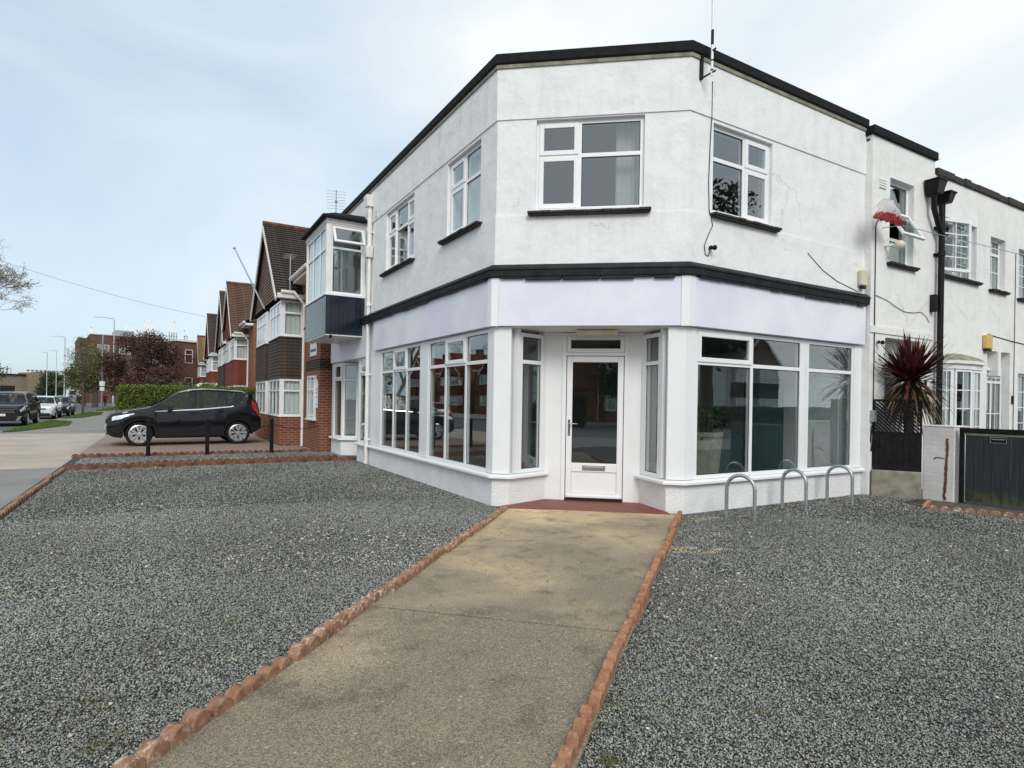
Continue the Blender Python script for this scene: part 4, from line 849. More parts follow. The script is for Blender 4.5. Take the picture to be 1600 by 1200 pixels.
b = MB(); b.box(.25, X1 - 6.32, .26, 5.5, 3.0, 3.06); b.box(X1 - 6.3, X2 - 6.6, .26, 5.5, 2.9, 2.96); b.box(.25, X2 - 6.6, 2.6, 2.66, .05, 2.89); b.box(.25, X2 - 6.6, 2.6, 2.66, 3.07, 5.78); b.box(.25, X2 - 6.6, .26, 2.59, .0, .04, 1); b.build('interior', ['inside', 'inside_floor'], ter)
drape(frT, 8.7, 10.1, 4.1, 5.15, -.35, 'curtain', ter, 24, .012); drape(frT, 10.78, 11.4, 4.05, 5.1, -.35, 'net', ter, 10, .01)
alarm((10.55, -1.805, 2.74), (.26, .09, .28), 'yellow_box', 'faded orange alarm box on the white terrace wall above the double door')
# wall lamps beside the recessed door
for x, lab in ((7.45, 'small black wall lantern in the recess behind the spiky red plant'), (8.15, 'small black wall lantern beside the black drainpipe')):
    yb = TY + (.25 if x < 7.6 else 0) - .005; o = thing('wall_lantern', lab, 'lantern', (x, yb, 1.9)); b = MB(); b.box(-.03, .03, -.02, 0, -.02, .12); b.tube([(0, -.01, .1), (0, -.1, .16), (0, -.14, .1)], .008, 6); b.lathe([(.005, .12), (.055, .07), (.06, .06)], (0, -.14, 0), 'z', 8); b.lathe([(.03, -.1), (.008, -.13)], (0, -.14, 0), 'z', 8); b.build('bracket', 'black_paint', o)
    g = MB(); g.lathe([(.03, -.1), (.052, .06)], (0, -.14, 0), 'z', 8); g.build('lamp_glass', 'glass', o)
# red and white plastic caught on the line in front of the tilted window
pos = Vector((6.20, -2.12, 4.555)); o = MB(); n1, n2 = 34, 16; vs_ = []
for j_ in range(n2 + 1):
    v_ = j_ / n2
    for k in range(n1 + 1):
        u_ = -1 + 2 * k / n1; hh = .40 * max(.02, 1 - abs(u_ + .05) ** 1.9) + .02 * math.sin(9 * u_)
        vs_.append((.46 * u_ * (1 - .10 * v_), -.10 * math.sin(math.pi * min(1, v_ * 1.1)) * (1 - u_ * u_) - .018 * math.sin(17 * u_ + 3 * v_) - .012 * math.sin(31 * u_ - 7 * v_), hh * v_ - .012 * abs(math.sin(11 * u_)) * (1 - v_)))
fs_ = [(i * (n1 + 1) + k, i * (n1 + 1) + k + 1, (i + 1) * (n1 + 1) + k + 1, (i + 1) * (n1 + 1) + k) for i in range(n2) for k in range(n1)]
o.add(vs_, fs_); o = o.build('plastic_cover', 'redwhite', None, 60); o.location = pos; sm_ = o.modifiers.new('thick', 'SOLIDIFY'); sm_.thickness = .004
tag(o, 'crumpled red and white plastic sheet caught on the line by the tilted window', 'plastic sheet')
o = MB(); o.tube([(6.48, -1.87, 4.56), (6.6, -2.12, 4.57), (8.47, -2.14, 4.62), (12, -2.3, 4.66), (18, -2.6, 4.8)], .006, 6); o = o.build('washing_line', 'galv'); tag(o, 'thin line strung along the front of the white terrace past the drainpipe', 'line')
o = thing('security_light', 'white round floodlight on the terrace wall under the plastic sheet', 'light', (6.72, -1.815, 4.30)); b = MB(); b.tube([(0, 0, 0), (0, -.05, 0), (0.02, -.12, .0)], .025, 8); b.build('bracket', 'white_paint', o); b = MB(); b.sphere((.05, -.2, -.02), .085, 14); b.build('lamp_head', 'cream', o, 60)
tv_aerial((11.6, .5, 5.86), 1.75, R(-12), 'thin slanting tv aerial on the terrace roof at the far right', 9, 1.6, .22)
# low wall, fence, pillar, gate
FA, FB = Vector((6.40, -1.83)), Vector((6.76, -2.42)); f_, l_ = seg(FB, FA)
o = MB(); f_.box(o, -.0, l_ + .02, -.12, .06, -.1, .44); o = o.build('low_wall', 'conc', bevel=.012); tag(o, 'low mossy concrete wall under the black trellis fence', 'low wall')
fe = thing('trellis_fence', 'black board fence with slanting trellis top on the low concrete wall', 'fence', (6.58, -2.12, .44)); T_ = Matrix.Translation((-6.58, 2.12, -.44))
b = MB(); boards(b, f_, .0, l_, .52, 1.06, 8, -.03, -.01); f_.box(b, 0, l_, -.04, .0, .4405, .519); f_.box(b, .002, l_ - .002, -.045, -.0305, .5195, 1.059); b.xform(T_); b.build('board_panel', 'black_wood', fe)
b = MB(); f_.box(b, 0, l_, -.04, .0, 1.061, 1.09); f_.box(b, 0, l_, -.04, .0, 1.60, 1.64); f_.box(b, 0, .03, -.04, 0, 1.0901, 1.599); f_.box(b, l_ - .03, l_, -.04, 0, 1.0901, 1.599); b.xform(T_); b.build('trellis_frame', 'black_wood', fe)
b = MB(); zA, zB = 1.091, 1.599; hh = zB - zA; k = -hh
while k < l_:
    # slats lean to the left going up
    s0, z0, s1, z1 = k, zA, k + hh, zB
    if s1 > l_ - .03: z1 -= s1 - (l_ - .03); s1 = l_ - .03
    if s0 < .03: z0 += .03 - s0; s0 = .03
    if s1 - s0 > .02:
        wv = .019; p = f_.p; b.hexa([p(s0 - wv, -.03, z0), p(s0 + wv, -.03, z0), p(s0 + wv, -.015, z0), p(s0 - wv, -.015, z0), p(s1 - wv, -.03, z1), p(s1 + wv, -.03, z1), p(s1 + wv, -.015, z1), p(s1 - wv, -.015, z1)])
    k += .062
b.xform(T_); b.build('trellis_slat', 'black_wood', fe)
o = thing('gate_pillar', 'white painted brick gate pillar with a brown rust stain', 'pillar', (6.98, -2.65, 0)); b = MB(); b.box(-.20, .22, -.23, .23, -.1, 1.20); b.build('shaft', 'brick_white', o, bevel=.012); b = MB(); b.box(-.21, .23, -.24, .24, 1.201, 1.225); b.build('cap', 'white_paint', o, bevel=.01)
b = MB(); r_ = random.Random(2); zs_ = [.03 + k * .033 for k in range(31)]; yl = [-.10 - .0012 * k + .004 * math.sin(k * .5) - r_.uniform(.012, .026) for k in range(31)]; yr = [-.10 - .0012 * k + .004 * math.sin(k * .5) + r_.uniform(.012, .026) for k in range(31)]
for k in range(30): b.hexa([(-.204, yl[k], zs_[k]), (-.199, yl[k], zs_[k]), (-.199, yr[k], zs_[k]), (-.204, yr[k], zs_[k]), (-.204, yl[k + 1], zs_[k + 1]), (-.199, yl[k + 1], zs_[k + 1]), (-.199, yr[k + 1], zs_[k + 1]), (-.204, yr[k + 1], zs_[k + 1])])
b.tube([(-.2, -.09, .70), (-.203, -.02, .705), (-.203, .04, .70), (-.202, .055, .67)], .008, 5)
b.build('rust_streak', 'rust', o)
ga = thing('plank_gate', 'black weathered plank gate with dark top rail beside the white pillar', 'gate', (6.82, -3.0, 0)); ga_ = R(-83)
b = MB(); n = 17
for k in range(n): x0_ = .02 + k * .112; b.box(x0_, x0_ + .106, -.02 - (.004 if k % 3 == 0 else 0), .005, .06, 1.09)
b.xform(Matrix.Rotation(ga_, 4, 'Z')); b.build('planks', 'gate', ga)
b = MB(); b.box(-.03, 1.98, -.035, .035, 1.125, 1.20); b.xform(Matrix.Rotation(ga_, 4, 'Z')); b.build('top_rail', 'black_wood', ga)
b = MB(); b.box(-.03, 1.98, -.02, .02, 1.0905, 1.1245); b.xform(Matrix.Rotation(ga_, 4, 'Z')); b.build('rail_strip', 'conc', ga)
b = MB(); b.box(-.06, -.005, -.03, .03, .02, 1.2); b.xform(Matrix.Rotation(ga_, 4, 'Z')); b.build('gate_post', 'black_wood', ga)
b = MB(); b.box(.33, .53, -.030, -.025, .985, 1.075, 0)
for q in ((.33, .335, .985, 1.075), (.525, .53, .985, 1.075), (.335, .525, .985, .99), (.335, .525, 1.07, 1.075)): b.box(q[0], q[1], -.033, -.0302, q[2], q[3], 1)
r_ = random.Random(8); x = .35
while x < .505: l = r_.uniform(.006, .016); b.box(x, x + l, -.0325, -.0302, 1.035, 1.05, 1); x += l + .004
b.xform(Matrix.Rotation(ga_, 4, 'Z')); b.build('sign', ['black_paint', 'galv'], ga)
# spiky dark red plant behind the fence
pl = thing('spiky_plant', 'large dark red spiky leaved plant with brown drooping leaves behind the trellis', 'plant', (7.05, -2.08, 0))
def strap(n, mean_el, sd_el, L0, L1, droop, w0, seed, base_z, rad=.05):
    r2 = np.random.default_rng(seed); vs = []; 
    for i in range(n):
        az_ = r2.uniform(0, 2 * math.pi); el = np.clip(r2.normal(mean_el, sd_el), -80, 88) * math.pi / 180; Ln = r2.uniform(L0, L1); p = np.array([rad * math.cos(az_), rad * math.sin(az_), base_z + r2.uniform(-.08, .08)]); d = np.array([math.cos(az_) * math.cos(el), math.sin(az_) * math.cos(el), math.sin(el)]); side = np.array([-math.sin(az_), math.cos(az_), 0]); st = 6; prev = None
        for k in range(st + 1):
            f = k / st; wd = w0 * (1 - f) ** .7 * (.6 + .4 * min(1, f * 5)); a, c = p - side * wd, p + side * wd
            if prev is not None: vs.append([prev[0], prev[1], c, a])
            prev = (a, c); p = p + d * Ln / st; d = d + np.array([0, 0, -droop / st]); d /= np.linalg.norm(d)
    return np.array(vs)
npmesh('leaves', strap(300, 32, 28, .60, .88, .14, .034, 3, 2.0), 'cordy', pl); npmesh('dead_leaves', strap(150, -38, 28, .6, .95, 1.5, .027, 4, 1.86), 'cordy_dead', pl)
b = MB(); b.tube([(0, 0, -.1), (.03, .02, .9), (0, 0, 2.05)], [.09, .075, .06], 10); b.build('trunk', 'bark', pl, 60)
# three bicycle hoops
HM = None
for (x0_, y0_), (x1_, y1_), lab in (((2.40, -2.12), (2.52, -2.44), 'galvanised bike hoop nearest to the path'), ((3.78, -1.96), (3.80, -2.32), 'middle galvanised bike hoop under the large shop window'), ((4.98, -1.92), (5.05, -2.24), 'galvanised bike hoop furthest from the path, nearest the concrete wall')):
    a, c = Vector((x0_, y0_)), Vector((x1_, y1_)); d = (c - a); w_ = .36; an = math.atan2(d.y, d.x)
    if HM is None:
        b = MB(); pts_ = [(-w_ / 2, 0, -.1), (-w_ / 2, 0, .40)] + [(-w_ / 2 * math.cos(math.pi * k / 12), 0, .40 + w_ / 2 * math.sin(math.pi * k / 12)) for k in range(1, 12)] + [(w_ / 2, 0, .40), (w_ / 2, 0, -.1)]
        b.tube(pts_, .024, 14); HM = b.build('bike_hoop', 'galv', None, 50); o = HM
    else: o = HM.copy(); COL.objects.link(o)
    o.location = ((x0_ + x1_) / 2, (y0_ + y1_) / 2, 0); o.rotation_euler = (0, 0, an); tag(o, lab, 'bike stand', 'bike hoops')
# posts and hanging chain
posts = [(-4.36, 9.60, 'black post at the street end of the chain'), (-3.07, 9.60, 'second black post from the street, in front of the parked car'), (-1.52, 9.66, 'black post holding the chain before the tile hung bay window'), (-.12, 9.62, 'black post at the shop end of the chain')]
PO = None
for x, y, lab in posts:
    if PO is None:
        PO = thing('chain_post', lab, 'post', (x, y, 0), 0, 'posts of the chain fence'); b = MB(); b.box(-.045, .045, -.045, .045, -.1, .90); b.build('shaft', 'black_wood', PO, bevel=.008); b = MB(); b.hexa([(-.05, -.05, .901), (.05, -.05, .901), (.05, .05, .901), (-.05, .05, .901), (-.015, -.015, .94), (.015, -.015, .94), (.015, .015, .94), (-.015, .015, .94)]); b.build('cap', 'black_wood', PO)
        b = MB(); b.tube([(.045, 0, .78), (.07, 0, .79), (.07, 0, .75), (.046, 0, .75)], .006, 6); b.build('chain_eye', 'lead', PO)
    else: o = copy_tree(PO); o.location = (x, y, 0); tag(o, lab, 'post', 'posts of the chain fence')
def catenary(p0, p1, sag, n=26): return [Vector(p0).lerp(Vector(p1), k / n) - Vector((0, 0, sag * 4 * (k / n) * (1 - k / n))) for k in range(n + 1)]
for i, lab in enumerate(('black chain hanging between the two posts by the car front door', 'black chain hanging in front of the car rear wheel', 'black chain hanging in front of the bay window and drainpipe')):
    (xa, ya, _), (xb, yb, _) = posts[i], posts[i + 1]; pts_ = catenary((xa + .07, ya, .77), (xb - .06, yb, .77), .16 if i < 2 else .13, 40); b = MB()
    for k in range(40):
        a, c = pts_[k], pts_[k + 1]; d = (c - a).normalized(); up = Vector((0, 0, 1)) if k % 2 else Vector((0, 1, 0)); up = (up - d * up.dot(d)).normalized(); mid = (a + c) / 2; hl = (c - a).length * .62
        loop = [mid + d * hl * math.cos(2 * math.pi * j / 8) + up * .014 * math.sin(2 * math.pi * j / 8) for j in range(9)]; b.tube(loop, .0055, 5, cap=False)
    tag(b.build('chain', 'lead'), lab, 'chain', 'chains between the posts')
# ------------------------------------------------------------------ brick houses up the street
def courses(b, poly_fn, n, step=.014, th=.03):
    """tile courses on a slope: poly_fn(t) gives left and right end points at height fraction t, and the outward normal"""
    for k in range(n):
        t0, t1 = k / n, (k + 1.15) / n; l0, r0, nn = poly_fn(t0); l1, r1, _ = poly_fn(min(t1, 1.0)); nn = Vector(nn)
        b.hexa([l0, r0, r0 + nn * (th + step), l0 + nn * (th + step), l1, r1, r1 + nn * th * .4, l1 + nn * th * .4])
def house(y, label, tile='tile_brown', hung='tile_brown', wallm='brick', near=5.5, far=3.3, full=False, band=True, loc=None, rz=0, roofh=7.55):
    h = thing('brick_house', label, 'house', loc or (0, y, 0), rz); W0 = -.3; BX = -.95
    b = MB(); b.box(W0, 8.5, -near, far, -.1, 5.15)
    for a, c in ((-2.95, -.75), (.05, 2.5)): b.box(BX, W0, a, c, -.1, .90); b.box(BX + .12, W0, a + .12, c - .12, 2.1, 3.36)
    b.box(-.5, W0, -3.0, 3.0, 4.52, 4.74); b.build('wall', wallm, h)
    if band:
        b = MB(); b.box(W0 - .006, W0, -near, -3.6, 2.3, 2.62); b.box(W0 - .006, 0.5, -near - .006, -near, 2.3, 2.62); b.build('brick_band', 'brick_band', h)
    # tile hanging in courses under the upper bay windows
    b = MB()
    for a, c in ((-2.95, -.75), (.05, 2.5)):
        pth = [(W0 + .02, c), (BX, c), (BX, a), (W0 + .02, a)][::-1]; n = 12
        for k in range(n): z0 = 2.10 + k * .105; ring(b, pth, [(-.15, z0), (.032, z0), (.030, z0 + .012), (.012, z0 + .118), (-.15, z0 + .118)])
        ring(b, pth, [(-.15, 3.362), (.06, 3.362), (.02, 3.40), (-.15, 3.40)])
    b.build('tile_hanging', hung, h)
    for a, c in ((-2.95, -.75), (.05, 2.5)):
        for z0, z1, tz in ((.93, 2.08, 1.72), (3.43, 4.52, 4.15)):
            F1 = Fr((BX, 0), (0, 1), (-1, 0)); F2 = Fr((0, a), (1, 0), (0, -1))
            b = MB(); b.box(BX - .03, W0 - .001, a - .03, c + .03, z0 - .028, z0 - .001); b.build('sill', 'upvc', h)
            third = (c - a) / 3
            window(F1, a + .07, c - .07, z0, z1, [a + third, c - third], [[tz]] * 3, h, (), .0, fw=.06)
            window(F2, BX + .07, W0 - .0, z0, z1, [], [[tz]], h, (), .0, fw=.06)
            b = MB(); b.box(BX, BX + .069, a, a + .069, z0, z1); b.box(BX, BX + .069, c - .069, c, z0, z1); b.box(BX + .07, W0, c - .04, c, z0, z1); b.box(BX + .02, W0, a + .02, c - .02, z1 + .001, z1 + .02); b.build_each('corner_post', 'upvc', h)
            drape(F2, BX + .1, W0 - .02, z0 + .02, z1 - .02, -.10, 'net', h, 12, .012); drape(F1, a + .15, c - .1, z0 + .02, z1 - .02, -.10, 'net', h, 20, .012)
    # gable with hung tiles, cross roof, main roof
    GX = -1.0; AP, EV, HW = roofh, 4.72, 3.02
    b = MB()
    courses(b, lambda t: (Vector((GX + .04, -HW * (1 - t) * .985, EV + (AP - EV) * t)), Vector((GX + .04, HW * (1 - t) * .985, EV + (AP - EV) * t)), (-1, 0, 0)), 26, .02, .014)
    b.build('gable', 'tile_hung' if hung == 'tile_brown' else hung, h)
    sl = (AP - EV) / HW; ln = math.hypot(1, sl)
    b = MB(); rx = 4.2
    for sg in (-1, 1):
        nn = Vector((0, sg * sl / ln, 1 / ln))
        courses(b, lambda t: (Vector((GX - .12, sg * (HW + .12) * (1 - t), EV - .12 * sl + (AP - EV + .12 * sl) * t)), Vector((rx, sg * (HW + .12) * (1 - t), EV - .12 * sl + (AP - EV + .12 * sl) * t)), nn), 30, .012, .05)
    ez, rz_ = 5.2, roofh - .02; m_sl = (rz_ - ez) / (rx + .65); ml = math.hypot(1, m_sl)
    for sg, x_e in ((-1, -.65), (1, 2 * rx + .65)):
        nn = Vector((sg * m_sl / ml, 0, 1 / ml))
        for y0_, y1_ in ((-near - .1, far + .1),): courses(b, lambda t: (Vector((x_e + (rx - x_e) * t, y0_, ez + (rz_ - ez) * t)), Vector((x_e + (rx - x_e) * t, y1_, ez + (rz_ - ez) * t)), nn), 30, .012, .05)
    for y0_ in (-near + .02, far - .02): b.add([(-.5, y0_, ez), (2 * rx + .5, y0_, ez), (rx, y0_, rz_)], [(0, 1, 2)])
    b.build('roof', tile, h)
    b = MB(); b.tube([(GX - .13, 0, AP + .05), (rx, 0, AP + .05)], .10, 8); b.tube([(rx, -near - .1, rz_ + .05), (rx, far + .1, rz_ + .05)], .10, 8); b.build('ridge_tiles', 'moss', h)
    b = MB()
    for sg in (-1, 1):
        p0, p1 = Vector((GX - .14, sg * (HW + .14), EV - .14 * sl)), Vector((GX - .14, 0, AP)); nn = Vector((0, sg * sl / ln, 1 / ln))
        b.hexa([p0 - nn * .17, p1 - Vector((0, 0, .21)), p1 - Vector((-.035, 0, .21)), p0 - nn * .17 + Vector((.035, 0, 0)), p0 - nn * .01, p1, p1 + Vector((.035, 0, 0)), p0 - nn * .01 + Vector((.035, 0, 0))])
    b.box(GX - .10, W0, -HW - .22, -HW + .02, 4.56, 4.70); b.build('bargeboard', 'white_paint', h)
    b = MB(); b.tube([(-.72, -near - .1, 5.14), (-.72, -HW - .15, 5.14)], .06, 8); b.box(-.66, W0, -near - .05, -HW - .25, 5.0, 5.1)
    b.tube([(GX, -HW - .24, 4.74), (-.6, -HW - .24, 4.74)], .055, 8); b.tube([(-.62, -HW - .3, 4.74), (-.5, -HW - .4, 4.55), (-.36, -HW - .42, 4.4), (-.36, -HW - .42, .02)], .04, 8); b.build('gutter', 'white_paint', h, 40)
    b = MB(); b.box(5.2, 6.0, -near + .6, -near + 1.6, 6.2, 8.6); b.box(5.15, 6.05, -near + .55, -near + 1.65, 8.601, 8.75); b.build('chimney', 'brick_dark', h)
    if full:
        F1 = Fr((W0, 0), (0, 1), (-1, 0)); window(F1, -5.08, -4.15, .9, 2.14, [-4.55], [[1.75], [1.75]], h, (), -.075); b = MB(); F1.box(b, -5.14, -4.09, .005, .12, .86, .898); b.build('sill', 'upvc', h); drape(F1, -5.0, -4.2, .95, 2.1, .002, 'net', h, 12, .001)
    return h
H1 = house(15.04, 'red brick house with brown tile hung gable and bays next to the white shop', full=True)
house(29.0, 'second gabled brick house up the street, with rust brown roof and red tile hung bay', 'tile_rust', 'tile_red', 'brick', 4.9, 2.25, band=False, roofh=7.75)
house(33.75, 'third gabled brick house up the street, its dark gable just showing behind the second', 'tile_brown', 'tile_brown', 'brick', 2.4, 3.6, band=False, roofh=7.95)
house(46.0, 'dark tiled brick house with white bay far up the street', 'tile_brown', 'tile_red', 'brick', 6.0, 3.0, band=False, roofh=8.0)
house(61.5, 'house with tan tiled roof furthest up the row', 'tile_tan', 'tile_red', 'brick_dark', 4.0, 4.0, band=False, roofh=7.6)
# signs fixed on the first house
sg = thing('shop_sign', 'white rectangular sign with blue lettering on the red brick wall under the oriel', 'sign', (-.31, 10.35, 2.72)); b = MB(); b.box(-.02, 0, -.42, .42, 0, .82); b.build('board', 'sign_white', sg, bevel=.004)
b = MB(); zig = [(-.30, 'A'), (-.16, 'N'), (-.02, 'N'), (.12, 'N')]
def stroke(b, y0, z0, y1, z1, w_=.018):
    d = Vector((y1 - y0, z1 - z0)).normalized() * w_; n = Vector((-d.y, d.x)); b.hexa([(-.0245, y0 - n.x, z0 - n.y), (-.0205, y0 - n.x, z0 - n.y), (-.0205, y0 + n.x, z0 + n.y), (-.0245, y0 + n.x, z0 + n.y), (-.0245, y1 - n.x, z1 - n.y), (-.0205, y1 - n.x, z1 - n.y), (-.0205, y1 + n.x, z1 + n.y), (-.0245, y1 + n.x, z1 + n.y)])
for y0, ch in zig:
    y0 = -y0
    for q in {'A': ((0, 0, -.05, .2), (-.05, .2, -.1, 0)), 'N': ((0, 0, 0, .2), (0, .2, -.09, 0), (-.09, 0, -.09, .2))}[ch]: stroke(b, y0 + q[0], .36 + q[1], y0 + q[2], .36 + q[3])
for k in range(9): b.box(-.0245, -.0205, -.36 + k * .08, -.31 + k * .08, .12, .20)
b.build('lettering', 'sign_blue', sg)
sg = thing('notice_board', 'small white arched notice board on the red brick wall beside the narrow window', 'notice', (-.31, 9.83, 1.22)); b = MB(); b.ext([(0, -.13, 0), (0, .13, 0), (0, .13, .66), (0, .09, .74), (0, 0, .80), (0, -.09, .74), (0, -.13, .66)], (-.02, 0, 0)); b.build('board', 'sign_white', sg); b = MB()
for z in (.09, .30, .42, .52): b.box(-.0245, -.0205, -.08, .08, z, z + .022)
b.build('lettering', 'sign_blue', sg)
o = thing('wall_light', 'black lamp hanging above the white sign under the oriel', 'light', (-.32, 10.1, 3.5)); b = MB(); b.tube([(0, 0, 0), (-.25, 0, .05)], .015, 6); b.build('arm', 'trim', o); b = MB(); b.lathe([(.02, .06), (.1, -.06), (.09, -.06)], (-.25, 0, 0), 'z', 10); b.build('lamp_shade', 'trim', o)
o = thing('flag_pole', 'slanting bare flag pole fixed to the gable of the first brick house', 'flag pole', (-1.03, 14.95, 4.6)); b = MB(); b.tube([(0, 0, 0), (-.75, 2.6, 2.55)], [.035, .025], 8); b.build('pole', 'galv', o, 40); b = MB(); b.sphere((-.757, 2.62, 2.58), .055, 8); b.build('finial', 'galv', o, 60)
o = tv_aerial((-.75, 11.75, 4.78), 1.1, R(90), 'small tv aerial on the gutter of the first brick house', 5, .6)
b = MB(); cab = catenary((-1.0, 48.2, 8.1), (-15.5, 43.0, 10.8), .35, 24); b.tube(cab, .009, 5); tag(b.build('overhead_cable', 'trim'), 'thin overhead cable running from the far house to the bare tree', 'cable')
# ------------------------------------------------------------------ foliage
def quads(P, size, seed, aspect=.6, nor=None, flat=.0):
    r2 = np.random.default_rng(seed); n = len(P); a = r2.normal(0, 1, (n, 3)); a /= np.linalg.norm(a, axis=1)[:, None]; c = r2.normal(0, 1, (n, 3)); c -= a * (a * c).sum(1)[:, None]; c /= np.linalg.norm(c, axis=1)[:, None]
    s = size * r2.uniform(.6, 1.4, (n, 1)); u = a * s; v_ = c * s * aspect
    return np.stack([P - u, P + v_ * .8 - u * .1, P + u, P - v_ * .8 - u * .1], 1)
def crown(name, clumps, per, size, mat, parent, seed, hollow=.45):
    r2 = np.random.default_rng(seed); Ps = []
    for (cx, cy, cz, rx, ry, rz_) in clumps:
        d = r2.normal(0, 1, (per, 3)); d /= np.linalg.norm(d, axis=1)[:, None]; r = (hollow + (1 - hollow) * r2.uniform(0, 1, (per, 1)) ** .6) * (1 + .18 * r2.normal(0, 1, (per, 1)))
        Ps.append(np.array([cx, cy, cz]) + d * r * np.array([rx, ry, rz_]))
    return npmesh(name, quads(np.concatenate(Ps), size, seed + 1), mat, parent)
def tree(name, label, loc, clumps, per, size, mat, trunk_r, trunk_h, seed, cat='tree', bark='bark', group=None):
    t_ = thing(name, label, cat, loc, 0, group); r2 = random.Random(seed); b = MB(); b.tube([(0, 0, -.2), (.03, .02, trunk_h * .5), (0, 0, trunk_h)], [trunk_r * 1.25, trunk_r, trunk_r * .8], 9)
    for (cx, cy, cz, rx, ry, rz_) in clumps:
        st = (0, 0, trunk_h * r2.uniform(.7, 1.0)); mid = (cx * .45 + r2.uniform(-.2, .2), cy * .45, st[2] * .4 + cz * .6); b.tube([st, mid, (cx, cy, cz), (cx + rx * .3, cy, cz + rz_ * .6)], [trunk_r * .5, trunk_r * .32, trunk_r * .15, .01], 6)
    b.build('trunk', bark, t_, 60); crown('crown', clumps, per, size, mat, t_, seed); return t_
def clumpset(seed, n, R_, H0, H1, r0, r1, flat=.8):
    r2 = random.Random(seed); out_ = []
    for k in range(n):
        a = r2.uniform(0, 6.28); q = R_ * math.sqrt(r2.random()); z = r2.uniform(H0, H1); f = 1 - .55 * ((z - (H0 + H1) / 2) / ((H1 - H0) / 2 + .01)) ** 2; rr = r2.uniform(r0, r1); out_.append((q * f * math.cos(a), q * f * math.sin(a), z, rr, rr, rr * flat))
    return out_
tree('copper_tree', 'large bushy copper purple tree behind the clipped hedge', (-5.7, 57.5, 0), clumpset(11, 34, 2.7, 1.3, 6.6, .9, 1.5), 1000, .088, 'leaf_purple', .22, 2.2, 21)
tree('copper_tree', 'lower copper purple bush right of the large copper tree, before the brick flats', (-4.2, 55.0, 0), clumpset(12, 18, 1.8, .8, 4.0, .7, 1.1), 600, .10, 'leaf_purple', .16, 1.4, 22)
tree('verge_tree', 'rounded green tree on the verge left of the copper tree', (-11.3, 82, 0), clumpset(13, 20, 2.0, 2.6, 6.6, .8, 1.5), 360, .13, 'leaf_olive', .28, 2.8, 23)
tree('verge_tree', 'smaller pale green tree beyond the verge, behind the slim young tree', (-13.4, 92, 0), clumpset(14, 16, 1.9, 2.2, 5.4, .8, 1.4), 300, .15, 'leaf_olive', .25, 2.4, 24)
tree('young_tree', 'slim young street tree with sparse leaves on the grass verge', (-8.9, 43.6, 0), clumpset(15, 15, .75, 2.6, 5.3, .3, .6, 1.1), 95, .05, 'leaf_olive', .07, 2.8, 25)
tree('conifer', 'dark evergreen bush in front of the stone wall at the far end of the road', (-26.8, 168.2, 0), clumpset(16, 18, 2.6, .8, 5.6, 1.2, 2.0), 420, .22, 'leaf_dark', .3, 1.5, 26)
tree('roadside_bush', 'dense green tree at the left edge below the bare tree', (-23.8, 84, 0), clumpset(17, 20, 2.6, 2.4, 6.4, 1.0, 1.7), 420, .15, 'leaf_green', .3, 2.4, 27)
for i, (x, y, h_, r_0, mt, lab) in enumerate(((-3.0, 30.5, 2.5, 1.0, 'leaf_green', 'bright green garden shrub behind the hedge, left of the second house'), (-3.3, 35.5, 2.9, 1.1, 'leaf_olive', 'olive green shrub behind the hedge below the brick flats'), (-2.2, 26.6, 2.5, .7, 'leaf_green', 'leafy shrub close to the second house bay window'), (-4.4, 40, 2.7, 1.0, 'leaf_dark', 'dark green shrub between the hedge and the copper bush'))):
    tree('garden_shrub', lab, (x, y, 0), clumpset(40 + i, 11, r_0 * .8, .7, h_ - .45, .35, .6), 330, .05, mt, .06, .7, 50 + i, 'shrub')
# clipped hedge
def hedge(label, x0, x1, y0, y1, h_, dens, seed, mat='leaf_hedge', sz=.034):
    o = thing('clipped_hedge', label, 'hedge', ((x0 + x1) / 2, (y0 + y1) / 2, 0)); T_ = Matrix.Translation(-o.location); b = MB(); b.box(x0 + .09, x1 - .09, y0 + .09, y1 - .09, -.1, h_ - .1); b.xform(T_); b.build('stems', 'hedge_core', o); r2 = np.random.default_rng(seed); Ps = []
    for (a, c, f) in (((x0, x1), (0, h_), 'y0'), ((x0, x1), (0, h_), 'y1'), ((y0, y1), (0, h_), 'x0'), ((y0, y1), (0, h_), 'x1'), ((x0, x1), (y0, y1), 'z')):
        n = int((a[1] - a[0]) * (c[1] - c[0]) * dens); p, q = r2.uniform(*a, n), r2.uniform(*c, n); d = r2.normal(.01, .035, n) + .035 * np.sin(p * 5.1 + 1.3 * np.sin(q * 4)) * np.sin(q * 4.3)
        Ps.append({'y0': np.stack([p, y0 - d, q], 1), 'y1': np.stack([p, y1 + d, q], 1), 'x0': np.stack([x0 - d, p, q], 1), 'x1': np.stack([x1 + d, p, q], 1), 'z': np.stack([p, q, h_ + d], 1)}[f])
    P = np.concatenate(Ps) - np.array(o.location); npmesh('foliage', quads(P, sz, seed), mat, o); return o
hedge('long clipped green hedge behind the parked black car', -5.65, -.35, 21.9, 22.7, 1.86, 1500, 31)
